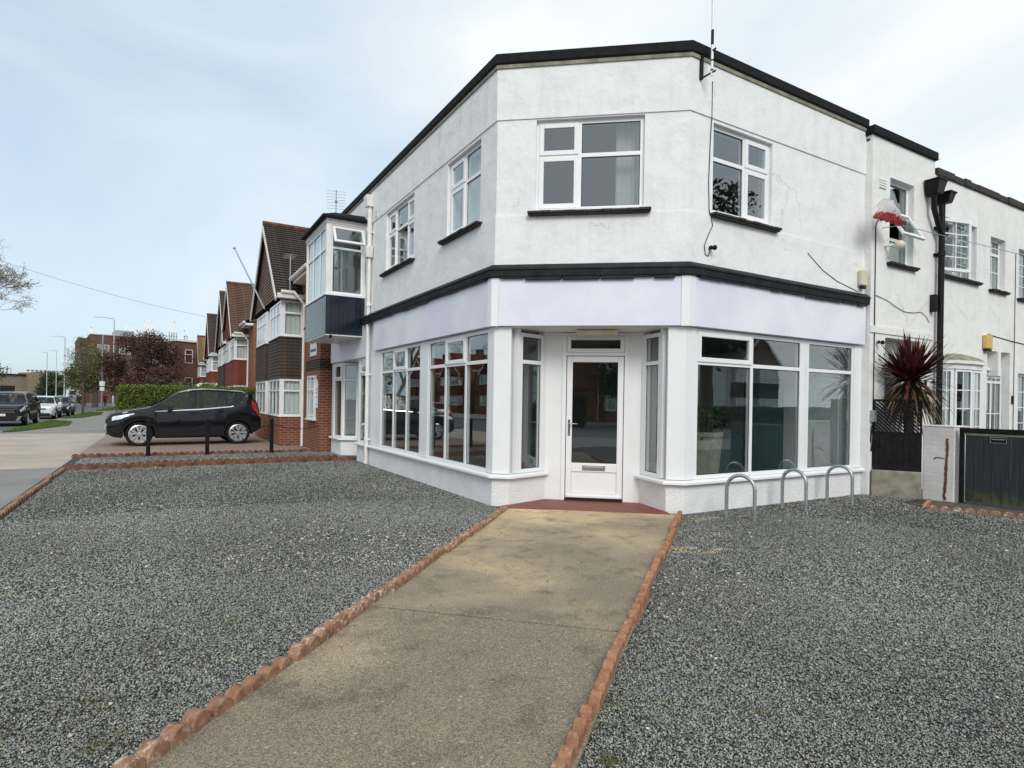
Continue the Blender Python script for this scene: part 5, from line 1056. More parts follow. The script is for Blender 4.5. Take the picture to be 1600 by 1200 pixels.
# bare tree: recursive limbs and twigs
def bare_tree(label, loc, h0, seed, levels=6, scale=1.0, bud=.06, name='bare_tree', group=None):
    t_ = thing(name, label, 'tree', loc, 0, group); r2 = random.Random(seed); b = MB(); tips = []
    def grow(p, d, ln, r, lv):
        pts_ = [p]; n = 3
        for k in range(n): d = (d + Vector((r2.gauss(0, .12), r2.gauss(0, .12), r2.gauss(.02, .08)))).normalized(); p = p + d * ln / n; pts_.append(p)
        rs_ = [max(.013, r * q) for q in (1, .88, .76, .62)]; b.tube(pts_, rs_, 7 if lv < 2 else (5 if lv < 4 else 3), cap=False)
        if lv >= levels: tips.extend(pts_[1:]); return
        if lv >= levels - 2: tips.append(pts_[-1])
        for k in range(r2.choice((2, 3, 3)) if lv > 0 else 5):
            ax = d.orthogonal().normalized(); ax = Matrix.Rotation(r2.uniform(0, 6.28), 3, d) @ ax; an = r2.uniform(.3, .85) * (1.15 if lv == 0 else 1); nd = (Matrix.Rotation(an, 3, ax) @ d).normalized(); q = pts_[-1] if k < 2 else pts_[-1 - r2.randint(0, 1)]
            grow(q, nd, ln * r2.uniform(.62, .86), r * r2.uniform(.5, .66), lv + 1)
    grow(Vector((0, 0, -.2)), Vector((0, 0, 1)), h0 * .30, .30 * scale, 0); b.build('trunk', 'bark_pale', t_, fix=False)
    P = np.array([tuple(q) for q in tips]); r3 = np.random.default_rng(seed); P = P.repeat(4, 0) + r3.normal(0, .13, (len(P) * 4, 3)); npmesh('buds', quads(P, bud, seed), 'leaf_bud', t_); return t_
bare_tree('tall bare street tree with pale buds at the left edge', (-21.4, 66.0, 0), 19.5, 5, 7)
bare_tree('slim bare tree among the street lamps beyond the young tree', (-15.6, 104, 0), 10.5, 8, 5, .5, .04)
# ------------------------------------------------------------------ street lamps and poles
def lamp(pos, h_, rz, label, arm=1.1):
    o = thing('street_lamp', label, 'street lamp', pos, rz, 'street lamps along the road'); b = MB(); b.tube([(0, 0, -.1), (0, 0, 1.4), (0, 0, 1.45), (0, 0, h_ - .12), (-.06, 0, h_), (-arm, 0, h_ + .06)], [.10, .10, .065, .05, .045, .035], 10); b.build('pole', 'galv', o, 40); b = MB(); b.hexa([(-arm - .6, -.12, h_ + .02), (-arm + .05, -.09, h_), (-arm + .05, .09, h_), (-arm - .6, .12, h_ + .02), (-arm - .5, -.08, h_ + .13), (-arm, -.05, h_ + .13), (-arm, .05, h_ + .13), (-arm - .5, .08, h_ + .13)]); b.build('lamp_head', 'galv', o, bevel=.02)
lamp((-9.2, 78.0, 0), 10.6, 0, 'tall street lamp rising above the copper tree', 1.4); lamp((-24.3, 143.6, 0), 9.8, 0, 'left one of two distant street lamps above the stone wall', .9); lamp((-24.2, 155, 0), 10.9, 0, 'right one of two distant street lamps, beside the dark evergreen'); lamp((-16.2, 98.0, 0), 9.6, 0, 'street lamp just behind the slim bare tree', 1.0)
o = thing('pole', 'slim white pole with small signs on the pavement left of the hedge', 'pole', (-9.05, 61, 0)); b = MB(); b.tube([(0, 0, -.1), (0, 0, 7.2)], [.085, .06], 8); b.build('shaft', 'galv', o, 40); b = MB(); b.box(-.22, .22, -.1, -.09, 2.3, 2.75); b.box(-.18, .18, -.1, -.09, 1.85, 2.2); b.build('sign_plate', 'sign_white', o)
# ------------------------------------------------------------------ distant buildings
fl = thing('brick_flats', 'flat roofed dark red brick block with white windows beside the copper tree', 'building', (-1.9, 63, 0), R(26)); b = MB(); b.box(-1.25, 4, 0, 5.4, -.1, 7.1); b.build('wall', 'brick_flat', fl); b = MB(); b.box(-1.4, 4.2, -.15, 5.55, 7.101, 7.3); b.build('roof', 'white_paint', fl)
F1 = Fr((0, 0), (1, 0), (0, -1)); F2 = Fr((-1.25, 0), (0, 1), (-1, 0)); window(F1, -.3, .5, 4.9, 6.3, [], [[5.8]], fl, (), -.08); window(F1, -.3, .5, 2.1, 3.4, [], [[2.9]], fl, (), -.08)
for k in range(3): window(F2, .6 + k * 1.5, 1.5 + k * 1.5, 4.6, 6.2, [], [[5.6]], fl, (), -.08)
bl = thing('brick_block', 'long dark brick block with grey plant room and phone masts behind the copper tree', 'building', (-2.4, 129, 0), R(8)); b = MB(); b.box(-13.5, 1.5, 0, 18, -.1, 12.6); b.box(-15.3, -13.501, 1.5, 14, -.1, 12.0); b.build('wall', 'brick_dark', bl); b = MB(); b.box(-9.6, -6.5, 2, 8, 12.601, 13.9); b.box(-13.6, 1.6, -.1, 18, 12.601, 12.75); b.build('plant_room', 'galv', bl)
F1 = Fr((0, 0), (1, 0), (0, -1))
for k in range(5): window(F1, -12.4 + k * 3.4, -10.6 + k * 3.4, 9.2, 10.8, [-11.5 + k * 3.4], [[10.2]] * 2, bl, (), -.08)
b = MB(); b.box(-8.4, -6.9, -.05, -.001, 11.0, 11.6); b.build('sign_board', 'carred', bl)
for x, y, lab, n, h_ in ((-16.3, 132.5, 'phone mast at the left end of the dark brick block', 2, 2.6), (-10.1, 134, 'phone mast beside the plant room of the dark brick block', 3, 2.6), (-6.6, 133, 'largest phone mast cluster above the top of the copper tree', 5, 3.9), (-2.5, 132, 'phone mast at the right end of the dark brick block', 4, 3.9), (-.2, 131, 'pair of thin masts near the tan roof', 2, 2.2)):
    o = thing('phone_mast', lab, 'phone mast', (x, y, 12.7 if x > -16 else 11.9), 0, 'phone masts on the brick block'); b = MB(); c = MB(); r2 = random.Random(int(x * 10))
    for k in range(n):
        px = (k - (n - 1) / 2) * .42; py = r2.uniform(-.4, .4); b.tube([(px, py, 0), (px, py, h_ * r2.uniform(.85, 1.0))], .05, 6); c.box(px - .13, px + .13, py - .22, py - .08, h_ * .42, h_ * r2.uniform(.85, 1.02))
    b.tube([(-n * .22, 0, .9), (n * .22, 0, .9)], .04, 5); b.tube([(-n * .22, 0, .1), (n * .1, 0, 1.6)], .03, 5); b.build('pole', 'lead', o); c.build('antenna', 'upvc', o)
wl = thing('stone_building', 'low buff stone building with notched parapet across the end of the road', 'building', (-44, 236, 0), R(28)); b = MB(); b.box(-14, 2, 0, 6, -.1, 7.2); b.box(2.001, 5.4, -1.5, 6, -.1, 8.2); b.box(5.401, 10.5, -.6, 6, -.1, 8.6); b.box(10.501, 13.5, .4, 6, -.1, 8.0)
for k in range(9): b.box(2.3 + k * 1.15, 2.9 + k * 1.15, -.5, .2, 8.6001, 9.1)
b.build('wall', 'stone', wl); b = MB(); b.box(-12.5, -9.5, -.06, -.001, .0, 3.4); b.box(-4.5, -.8, -.06, -.001, .2, 3.8); b.build('opening', 'trim', wl); b = MB(); b.box(-14.3, 2.0, -.6, 5, 7.201, 7.6)
for k in range(8): b.box(-8 + k * .9, -7.9 + k * .9, .5, .6, 7.601, 9.3)
b.box(-8, -1.6, .5, .6, 9.301, 9.4); b.build('roof', 'lead', wl)
for k, (x, y, mt, lab) in enumerate(((-41.0, 215, 'orange', 'orange and white road barrier at the far end of the road, right of its neighbour'), (-43.4, 216, 'upvc', 'white and orange road barrier at the far end of the road, left of its neighbour'))):
    o = thing('road_barrier', lab, 'barrier', (x, y, 0), R(25)); b = MB(); b.box(-1.1, 1.1, -.1, .1, .75, 1.15); b.box(-1.1, 1.1, -.1, .1, .2, .6); b.build('board', mt, o); b = MB(); b.box(-1.0, -.9, -.3, .3, 0, .75); b.box(.9, 1.0, -.3, .3, 0, .75); b.build('foot', 'trim', o)
# ------------------------------------------------------------------ vehicles: nose at x=0, tail at +x
class Loft:
    def __init__(s, spec):
        s.p = spec; Lc = spec['L']; s.r = spec['wr']; s.wx = spec['wx']
        xs = set(np.round(np.linspace(0, Lc, 75), 4))
        for wx in s.wx: xs |= set(np.round(wx + (s.r + .06) * np.cos(np.linspace(0, math.pi, 17)), 4))
        for k in spec.get('extra', ()): xs.add(k)
        s.xs = sorted(x for x in xs if 0 <= x <= Lc)
    def I(s, key, x): xp, fp = zip(*s.p[key]); return float(np.interp(x, xp, fp))
    def half(s, x):
        p = s.p; Lc = p['L']; W = p['W'] / 2; zt, zb0, zl = s.I('top', x), s.I('bot', x), s.I('belt', x)
        zl = min(zl, zt - .02); nose = min(1, x / .55); tail = min(1, (Lc - x) / .45); f = (1 - .22 * (1 - nose) ** 2.2) * (1 - .14 * (1 - tail) ** 2.2); w_ = W * f
        zb = zb0
        for wx in s.wx:
            d = abs(x - wx); ra = s.r + .055
            if d < ra: zb = max(zb, p['wz'] + math.sqrt(ra * ra - d * d))
        zb = min(zb, zl - .12); h = zl - zb; tw = max(0, (zt - zl)) ; wt = w_ * (.90 if tw < .15 else .90 - .21 * min(1, (tw - .15) / .35)); wl = w_ * .965
        mid = zl - (zl - zb0) * .45
        return [(0, zb), (w_ * .8, zb), (w_ * .955, zb + min(.02, h * .2)), (w_ * .992, max(zb + h * .25, min(mid - .1, zl - h * .6))), (w_, zb + h * .55), (w_ * .992, zl - h * .22), (wl, zl - .012), (wl - .018, zl), (lerp(wl - .018, wt, .5) + .008 * min(1, tw * 4), zl + (zt - zl) * .42), (wt, zl + (zt - zl) * .84), (wt * .93, zl + (zt - zl) * .945), (wt * .55, zt - .012 * min(1, tw * 3 + .4)), (0, zt)]
    def pt(s, x, r, side=-1, off=0):
        h = s.half(x); i = int(min(len(h) - 2, math.floor(r))); t_ = r - i; (y0, z0), (y1, z1) = h[i], h[i + 1]; y, z = y0 + (y1 - y0) * t_, z0 + (z1 - z0) * t_
        n = Vector((z1 - z0, -(y1 - y0))) if True else 0
        n = n.normalized() if n.length > 1e-6 else Vector((0, 1)); return (x, side * (y + n.x * off), z + n.y * off)
    def patch(s, mb, xs, lo, hi, off=.006, sides=(-1, 1), nr=4):
        for sd_ in sides:
            vs = []; fs = []; n = len(xs)
            for o_ in (off, off - .012):
                for x in xs:
                    a, c = (lo(x) if callable(lo) else lo), (hi(x) if callable(hi) else hi)
                    for k in range(nr + 1): vs.append(s.pt(x, a + (c - a) * k / nr, sd_, o_))
            m_ = nr + 1; B_ = n * m_
            for i in range(n - 1):
                for k in range(nr):
                    q = (i * m_ + k, i * m_ + k + 1, (i + 1) * m_ + k + 1, (i + 1) * m_ + k); fs.append(q); fs.append(tuple(B_ + j for j in q[::-1]))
                for k in (0, nr): q = (i * m_ + k, (i + 1) * m_ + k); fs.append((q[0], q[1], B_ + q[1], B_ + q[0]))
            for i in (0, n - 1):
                for k in range(nr): q = (i * m_ + k, i * m_ + k + 1); fs.append((q[0], q[1], B_ + q[1], B_ + q[0]))
            mb.add(vs, fs)
WHEEL = {}
def wheel(parent, loc, r, wd, side, style=5, rimmat='alloy'):
    b = MB(); R2 = r * .76; b.lathe([(R2, -wd / 2 + .01), (r * .93, -wd / 2), (r, -wd / 2 + .03), (r, wd / 2 - .03), (r * .93, wd / 2), (R2, wd / 2 - .01), (R2 * .97, 0)], (0, 0, 0), 'y', 28); o = b.build('wheel', 'tyre', parent, 35); o.location = loc
    c = MB(); f = side * wd / 2; c.lathe([(R2 * 1.0, f * .93), (R2 * .93, f * 1.0), (R2 * .90, f * .8), (R2 * .88, -f * .3), (.0, -f * .35)], (0, 0, 0), 'y', 28)
    for k in range(style):
        a = 2 * math.pi * k / style + .3
        for da in (-.17, .17):
            d0, d1 = Vector((math.cos(a), 0, math.sin(a))), Vector((math.cos(a + da * 1.6), 0, math.sin(a + da * 1.6))); w_ = .022 * r / .33; p0, p1 = d0 * R2 * .16, d1 * R2 * .92; n = Vector((-d1.z, 0, d1.x)) * w_; yv = Vector((0, 1, 0)); y0, y1 = f * .55, f * .95
            c.hexa([p0 - n + yv * y0, p1 - n * 1.2 + yv * y0, p1 + n * 1.2 + yv * y0, p0 + n + yv * y0, p0 - n + yv * y1, p1 - n * 1.2 + yv * y1, p1 + n * 1.2 + yv * y1, p0 + n + yv * y1])
    c.lathe([(R2 * .24, f * .5), (R2 * .22, f * .97), (0, f * 1.0)], (0, 0, 0), 'y', 14); c.build('rim', rimmat, o, 35)
    k_ = MB(); k_.lathe([(R2 * .6, -f * .05), (R2 * .6, f * .15), (0, f * .15)], (0, 0, 0), 'y', 20); k_.build('brake_disc', 'lead', o)
def car(name, label, cat, spec, loc, rz, paint, group=None):
    o = thing(name, label, cat, loc, rz, group); Lf = Loft(spec); Lc = spec['L']; xs = Lf.xs; nr = len(Lf.half(0)); rows = [Lf.half(x) for x in xs]
    body = MB(); gl = {}
    sw = spec['side']; ws0, ws1 = spec['ws']; rw0, rw1 = spec['rw']
    vid = lambda i, j, sd_: (i * nr + j) * 2 + (0 if sd_ < 0 else 1)
    vs = []
    for x, h in zip(xs, rows):
        for y, z in h: vs += [(x, -y, z), (x, y, z)]
    fb = []
    for i in range(len(xs) - 1):
        xm = (xs[i] + xs[i + 1]) / 2
        for j in range(nr - 1):
            for sd_ in (-1, 1):
                f = (vid(i, j, sd_), vid(i + 1, j, sd_), vid(i + 1, j + 1, sd_), vid(i, j + 1, sd_)); key = None
                if 7 <= j <= 8:
                    for k, (a, c) in enumerate(sw):
                        a2 = a + .18 * 0
                        if a < xm < c: key = ('side_window', k, sd_)
                if j >= 10 and ws0 < xm < ws1: key = ('windscreen', 0, 0)
                if j >= 10 and rw0 < xm < rw1: key = ('rear_window', 0, 0)
                if key: gl.setdefault(key, []).append(f)
                else: fb.append(f)
    for i in (0, len(xs) - 1):
        for j in range(nr - 1): fb.append((vid(i, j, -1), vid(i, j + 1, -1), vid(i, j + 1, 1), vid(i, j, 1)))
    body.add(vs, fb); bo = body.build('body', paint, o, 38)
    bm = bmesh.new(); bm.from_mesh(bo.data); bmesh.ops.remove_doubles(bm, verts=bm.verts, dist=.0005); bmesh.ops.delete(bm, geom=[v for v in bm.verts if not v.link_faces], context='VERTS'); bmesh.ops.recalc_face_normals(bm, faces=bm.faces); bm.to_mesh(bo.data); bm.free(); bo.data.polygons.foreach_set('use_smooth', [True] * len(bo.data.polygons)); bo.data.set_sharp_from_angle(angle=R(38))
    for key, fs in gl.items():
        used = sorted({i for f in fs for i in f}); mp_ = {v: k for k, v in enumerate(used)}; b = MB(); b.add([vs[i] for i in used], [tuple(mp_[i] for i in f) for f in fs]); b.build(key[0], 'car_glass', o, 60)
    W = spec['W'] / 2; wr, wz = spec['wr'], spec['wz']
    for wx in Lf.wx:
        for sd_ in (-1, 1): wheel(o, (wx, sd_ * (W - .115), wz), wr, .21, sd_, spec.get('spokes', 5))
    b = MB(); zb = spec['bot'][len(spec['bot']) // 2][1]
    b.box(Lf.wx[0] + wr + .08, Lf.wx[1] - wr - .08, -W * .85, W * .85, zb - .02, zb + .05); b.box(Lf.wx[0] - wr, Lf.wx[1] + wr, -W * .62, W * .62, zb + .02, zb + .5); b.build('underbody', 'trim', o)
    b = MB()   # lower cladding, bumper trim
    x0_, x1_ = Lf.wx[0] + wr + .07, Lf.wx[1] - wr - .07; Lf.patch(b, list(np.linspace(x0_, x1_, 16)), 1.2, 2.9, .012); Lf.patch(b, list(np.linspace(Lf.wx[1] + wr + .07, Lc - .02, 6)), 1.2, 3.0, .012)
    for wx in Lf.wx:
        for sd_ in (-1, 1):
            pts_ = [(wx + (wr + .065) * math.cos(a), sd_ * (W - .012), wz + (wr + .065) * math.sin(a)) for a in np.linspace(-.12, math.pi + .12, 20)]; b.tube(pts_, .022, 6)
    b.build_each('cladding', spec.get('clad', 'trim'), o, smooth=40)
    b = MB()
    for x in spec['seams']: Lf.patch(b, [x - .004, x + .004], 2.9, 6.9, .002)
    Lf.patch(b, list(np.linspace(spec['seams'][0], spec['seams'][-1], 20)), 2.85, 2.93, .002); b.build('door_seam', 'trim', o)
    bx0, bx1 = spec['side'][0][0] - .2, spec['side'][-1][1] - .3
    for sd_ in (-1, 1): b = MB(); Lf.patch(b, list(np.linspace(bx0, bx1, 30)), 6.75, 7.12, .008, (sd_,), nr=2); b.build('belt_strip', spec.get('strip', 'chrome'), o)
    b = MB()
    for x in spec['handles']:
        for sd_ in (-1, 1): p = Lf.pt(x, 5.5, sd_, .02); b.box(p[0] - .09, p[0] + .09, p[1] - .014, p[1] + .014, p[2] - .014, p[2] + .014)
    b.build('door_handle', paint, o, bevel=.006)
    for sd_ in (-1, 1):
        mx = spec['mirror']; p = Lf.pt(mx, 7.0, sd_, 0); b = MB(); yb = abs(p[1]); q = lambda a, y, z: (mx + a, sd_ * (yb + y), p[2] + z)
        b.hexa([q(-.05, .05, .0), q(.07, .05, .0), q(.09, .23, .02), q(-.02, .22, .02), q(-.03, .05, .15), q(.07, .05, .16), q(.09, .22, .16), q(.0, .21, .15)]); b.hexa([q(-.03, -.03, -.01), q(.04, -.03, -.01), q(.04, .06, .03), q(-.03, .06, .03), q(-.03, -.03, .03), q(.04, -.03, .03), q(.04, .06, .06), q(-.03, .06, .06)]); b.build('wing_mirror', spec.get('mirrormat', paint), o, bevel=.02)
        h = spec['head']; b = MB(); Lf.patch(b, list(np.linspace(h[0], h[1], 10)), lambda x: h[2] + (h[3] - h[2]) * 0 + (x - h[0]) * h[4], lambda x: h[3] + (x - h[0]) * h[5], .009, (sd_,)); b.build('headlight', 'lamp', o, 40)
        h = spec['tail']; b = MB(); Lf.patch(b, list(np.linspace(h[0], h[1], 6)), h[2], h[3], .009, (sd_,)); b.build('tail_light', 'redlamp', o, 40)
    g = spec['grille']; b = MB(); b.box(-.025, .02, -g[0], g[0], g[1], g[2]); b.box(-.02, .02, -g[3], g[3], g[4], g[5]); b.build('grille', 'trim', o, bevel=.01)
    b = MB()
    for k in range(1, 4): z = g[1] + (g[2] - g[1]) * k / 4; b.box(-.034, -.0251, -g[0] * .95, g[0] * .95, z - .008, z + .008)
    if spec.get('vbars', True):
        for sd_ in (-1, 1): b.hexa([(-.03, sd_ * g[3] * .9, g[4]), (-.005, sd_ * g[3] * .9, g[4]), (.0, sd_ * (g[3] + .06), g[4]), (-.02, sd_ * (g[3] + .06), g[4]), (-.03, sd_ * g[3] * 1.05, g[5]), (-.005, sd_ * g[3] * 1.05, g[5]), (.0, sd_ * (g[3] + .16), g[5]), (-.02, sd_ * (g[3] + .16), g[5])])
    b.build('grille_bar', 'chrome', o)
    b = MB(); pz = spec['plate']; b.box(-.05, -.0345, -.26, .26, pz, pz + .11); b.box(Lc + .0, Lc + .012, -.26, .26, pz + .2, pz + .31); b.build('number_plate', 'plate', o, bevel=.004)
    if spec.get('rails'):
        a, c = spec['rails']
        for sd_ in (-1, 1): b = MB(); b.tube([Lf.pt(x, 9.75, sd_, .03 if a < x < c else 0) for x in np.linspace(a - .02, c + .02, 16)], .016, 6); b.build('roof_rail', 'alloy', o, 40)
    # seats and steering wheel seen through the glass
    b = MB(); sx = spec['seat']; zs = spec['belt'][len(spec['belt']) // 2][1]
    for x in sx:
        for y in (-.36, .36): b.box(x - .3, x + .25, y - .24, y + .24, zs - .5, zs - .33); b.hexa([(x + .16, y - .24, zs - .33), (x + .30, y - .24, zs - .33), (x + .30, y + .24, zs - .33), (x + .16, y + .24, zs - .33), (x + .32, y - .2, zs + .18), (x + .42, y - .2, zs + .18), (x + .42, y + .2, zs + .18), (x + .32, y + .2, zs + .18)]); b.box(x + .34, x + .43, y - .12, y + .12, zs + .19, zs + .36)
    b.build('seat', 'trim', o, bevel=.03); return o
SUV = dict(L=4.4, W=1.84, wr=.355, wx=(1.03, 3.70), wz=.355, top=[(0, .78), (.12, .88), (.3, .93), (.7, 1.0), (1.2, 1.08), (1.35, 1.13), (1.75, 1.36), (2.1, 1.56), (2.4, 1.64), (2.8, 1.67), (3.3, 1.65), (3.8, 1.60), (4.10, 1.54), (4.19, 1.49), (4.31, 1.24), (4.36, 1.08), (4.4, .88)],
    bot=[(0, .36), (.3, .26), (.8, .22), (2.2, .24), (3.4, .25), (4.1, .30), (4.4, .48)], belt=[(0, .68), (.3, .84), (1.0, .95), (1.35, .97), (2.6, 1.03), (3.5, 1.12), (3.8, 1.25), (3.98, 1.38), (4.12, 1.36), (4.24, 1.16), (4.33, 1.0), (4.4, .82)], side=[(1.62, 2.58), (2.70, 3.33), (3.40, 3.86)], ws=(1.33, 2.12), rw=(4.13, 4.31), seams=(1.5, 2.64, 3.36), handles=(2.45, 3.2), mirror=1.78,
    head=(.22, .80, 5.3, 6.35, .55, .25), tail=(4.10, 4.36, 4.9, 6.2), grille=(.52, .66, .76, .48, .32, .52), plate=.50, rails=(2.3, 3.9), seat=(2.1, 2.95), spokes=5, mirrormat='trim')
def shorten(sp, d):
    q = dict(sp); sh = lambda x: x * max(0, (.45 - d)) / .45 if x < .45 else x - d
    q['L'] = sp['L'] - d; q['wx'] = tuple(x - d for x in sp['wx'])
    for k in ('top', 'bot', 'belt'): q[k] = [(sh(x), z) for x, z in sp[k]]
    for k in ('ws', 'rw', 'seams', 'handles', 'seat', 'rails'): q[k] = tuple(x - d for x in sp[k])
    q['side'] = [(x - d, y - d) for x, y in sp['side']]; q['mirror'] = sp['mirror'] - d; q['head'] = (.12, .66, 5.15, 6.4, .45, .15); q['tail'] = (sp['tail'][0] - d, sp['tail'][1] - d, *sp['tail'][2:]); return q
SUVB = dict(SUV); SUV = shorten(SUV, .24); SUV['top'] = [(x, z * (1.05 if z > .9 else 1.03)) for x, z in SUV['top']]; SUV['belt'] = [(x, z * 1.04) for x, z in SUV['belt']]
car('parked_car', 'black sports utility car parked side on across the block paved forecourt', 'car', SUV, (-5.50, 13.94, 0), R(4), 'carblack', 'parked cars')
SUV2 = dict(SUVB); SUV2.update(L=4.75, W=1.92, wx=(.95, 3.72), top=[(0, .86), (.08, .98), (.3, 1.04), (1.1, 1.12), (1.3, 1.16), (2.0, 1.58), (2.4, 1.68), (3.2, 1.69), (4.0, 1.62), (4.35, 1.52), (4.6, 1.15), (4.75, .8)], belt=[(0, .76), (.3, .94), (1.3, 1.06), (3.6, 1.14), (4.3, 1.2), (4.75, .78)], bot=[(0, .34), (.4, .24), (2.3, .25), (4.2, .3), (4.75, .5)], side=[(1.72, 2.6), (2.70, 3.45), (3.55, 4.1)], ws=(1.27, 2.05), rw=(4.32, 4.6), seams=(1.45, 2.65, 3.5), grille=(.62, .60, .88, .70, .28, .50), plate=.50, head=(.06, .40, 5.0, 6.4, .4, .2), tail=(4.5, 4.7, 4.6, 6.4), rails=(2.4, 4.0))
car('parked_car', 'charcoal sports utility car parked facing the camera, nearest at the kerb on the left', 'car', SUV2, (-10.72, 28.9, -.1), R(90), 'cardark', 'parked cars')
HATCH = dict(L=3.95, W=1.70, wr=.30, wx=(.82, 3.28), wz=.30, top=[(0, .68), (.1, .76), (.4, .84), (.9, .93), (1.05, .98), (1.7, 1.36), (2.0, 1.43), (2.6, 1.46), (3.2, 1.42), (3.5, 1.34), (3.8, .98), (3.95, .6)], bot=[(0, .28), (.3, .2), (2, .2), (3.6, .25), (3.95, .4)], belt=[(0, .58), (.3, .74), (1.0, .88), (2.4, .94), (3.3, 1.0), (3.6, 1.02), (3.95, .58)], side=[(1.35, 2.15), (2.25, 3.05)], ws=(1.0, 1.75), rw=(3.48, 3.82), seams=(1.2, 2.2, 3.1), handles=(2.05, 2.95), mirror=1.42,
    head=(.10, .55, 4.6, 6.3, .6, .3), tail=(3.7, 3.92, 4.6, 6.4), grille=(.40, .60, .68, .62, .24, .38), plate=.42, seat=(1.75, 2.6), spokes=7, vbars=False, strip='trim', clad='trim')
hw = car('parked_car', 'white hatchback parked behind the charcoal car on the left', 'car', HATCH, (-10.75, 39.2, -.1), R(90), 'carwhite', 'parked cars')
def recolour(o, mats):
    for ch in o.children:
        if ch.type == 'MESH' and ch.data.materials[0] in mats:
            ch.data = ch.data.copy(); ch.data.materials[0] = mats[ch.data.materials[0]]
def car_copy(src, loc, rz, label, paint_old, paint_new):
    c = copy_tree(src); c.location = loc; c.rotation_euler = (0, 0, rz); c['label'] = label; recolour(c, {M[paint_old]: M[paint_new]}); return c
car_copy(hw, (-10.62, 44.6, -.1), R(90), 'dark hatchback parked just behind the white hatchback', 'carwhite', 'cardark')
car_copy(hw, (-17.3, 113.5, -.1), R(82), 'black car in front of the white van far along the road', 'carwhite', 'carblack')
car_copy(hw, (-24.0, 160, -.1), R(70), 'silver car at the right of the three distant parked cars', 'carwhite', 'carsilver')
car_copy(hw, (-27.2, 170, -.1), R(75), 'white car in the middle of the three distant parked cars', 'carwhite', 'carwhite')
car_copy(hw, (-30.0, 180, -.1), R(80), 'pale silver car at the left of the three distant parked cars', 'carwhite', 'carsilver')
car_copy(hw, (-15.2, 40.5, -.1), R(-90), 'red car just showing beside the charcoal car roof', 'carwhite', 'carred')
VAN = dict(L=5.6, W=2.05, wr=.35, wx=(1.0, 4.5), wz=.35, top=[(0, .85), (.1, 1.0), (.5, 1.15), (.95, 1.32), (1.1, 1.45), (1.75, 2.2), (2.1, 2.45), (2.6, 2.52), (5.3, 2.52), (5.55, 2.45), (5.6, 2.2)], bot=[(0, .34), (.4, .26), (3, .28), (5.6, .4)], belt=[(0, .74), (.4, .98), (1.1, 1.28), (2.4, 1.36), (5.4, 1.4), (5.6, 1.3)], side=[(1.55, 2.45)], ws=(1.05, 1.85), rw=(6, 6.1), seams=(1.4, 2.5, 3.8), handles=(2.4, 2.7), mirror=1.55, head=(.08, .5, 4.6, 6.2, .6, .3), tail=(5.4, 5.58, 4.2, 6.6), grille=(.6, .62, .85, .6, .3, .45), plate=.45, seat=(2.0,), spokes=5, vbars=False, strip='trim')
va = car('white_van', 'white van with dark windscreen parked far along the road', 'van', VAN, (-18.6, 127, -.1), R(80), 'carwhite', 'parked vans')
v2 = copy_tree(va); v2.location = (-3.9, 41.5, 0); v2.rotation_euler = (0, 0, R(8)); v2['label'] = 'white van roof showing just above the clipped hedge'
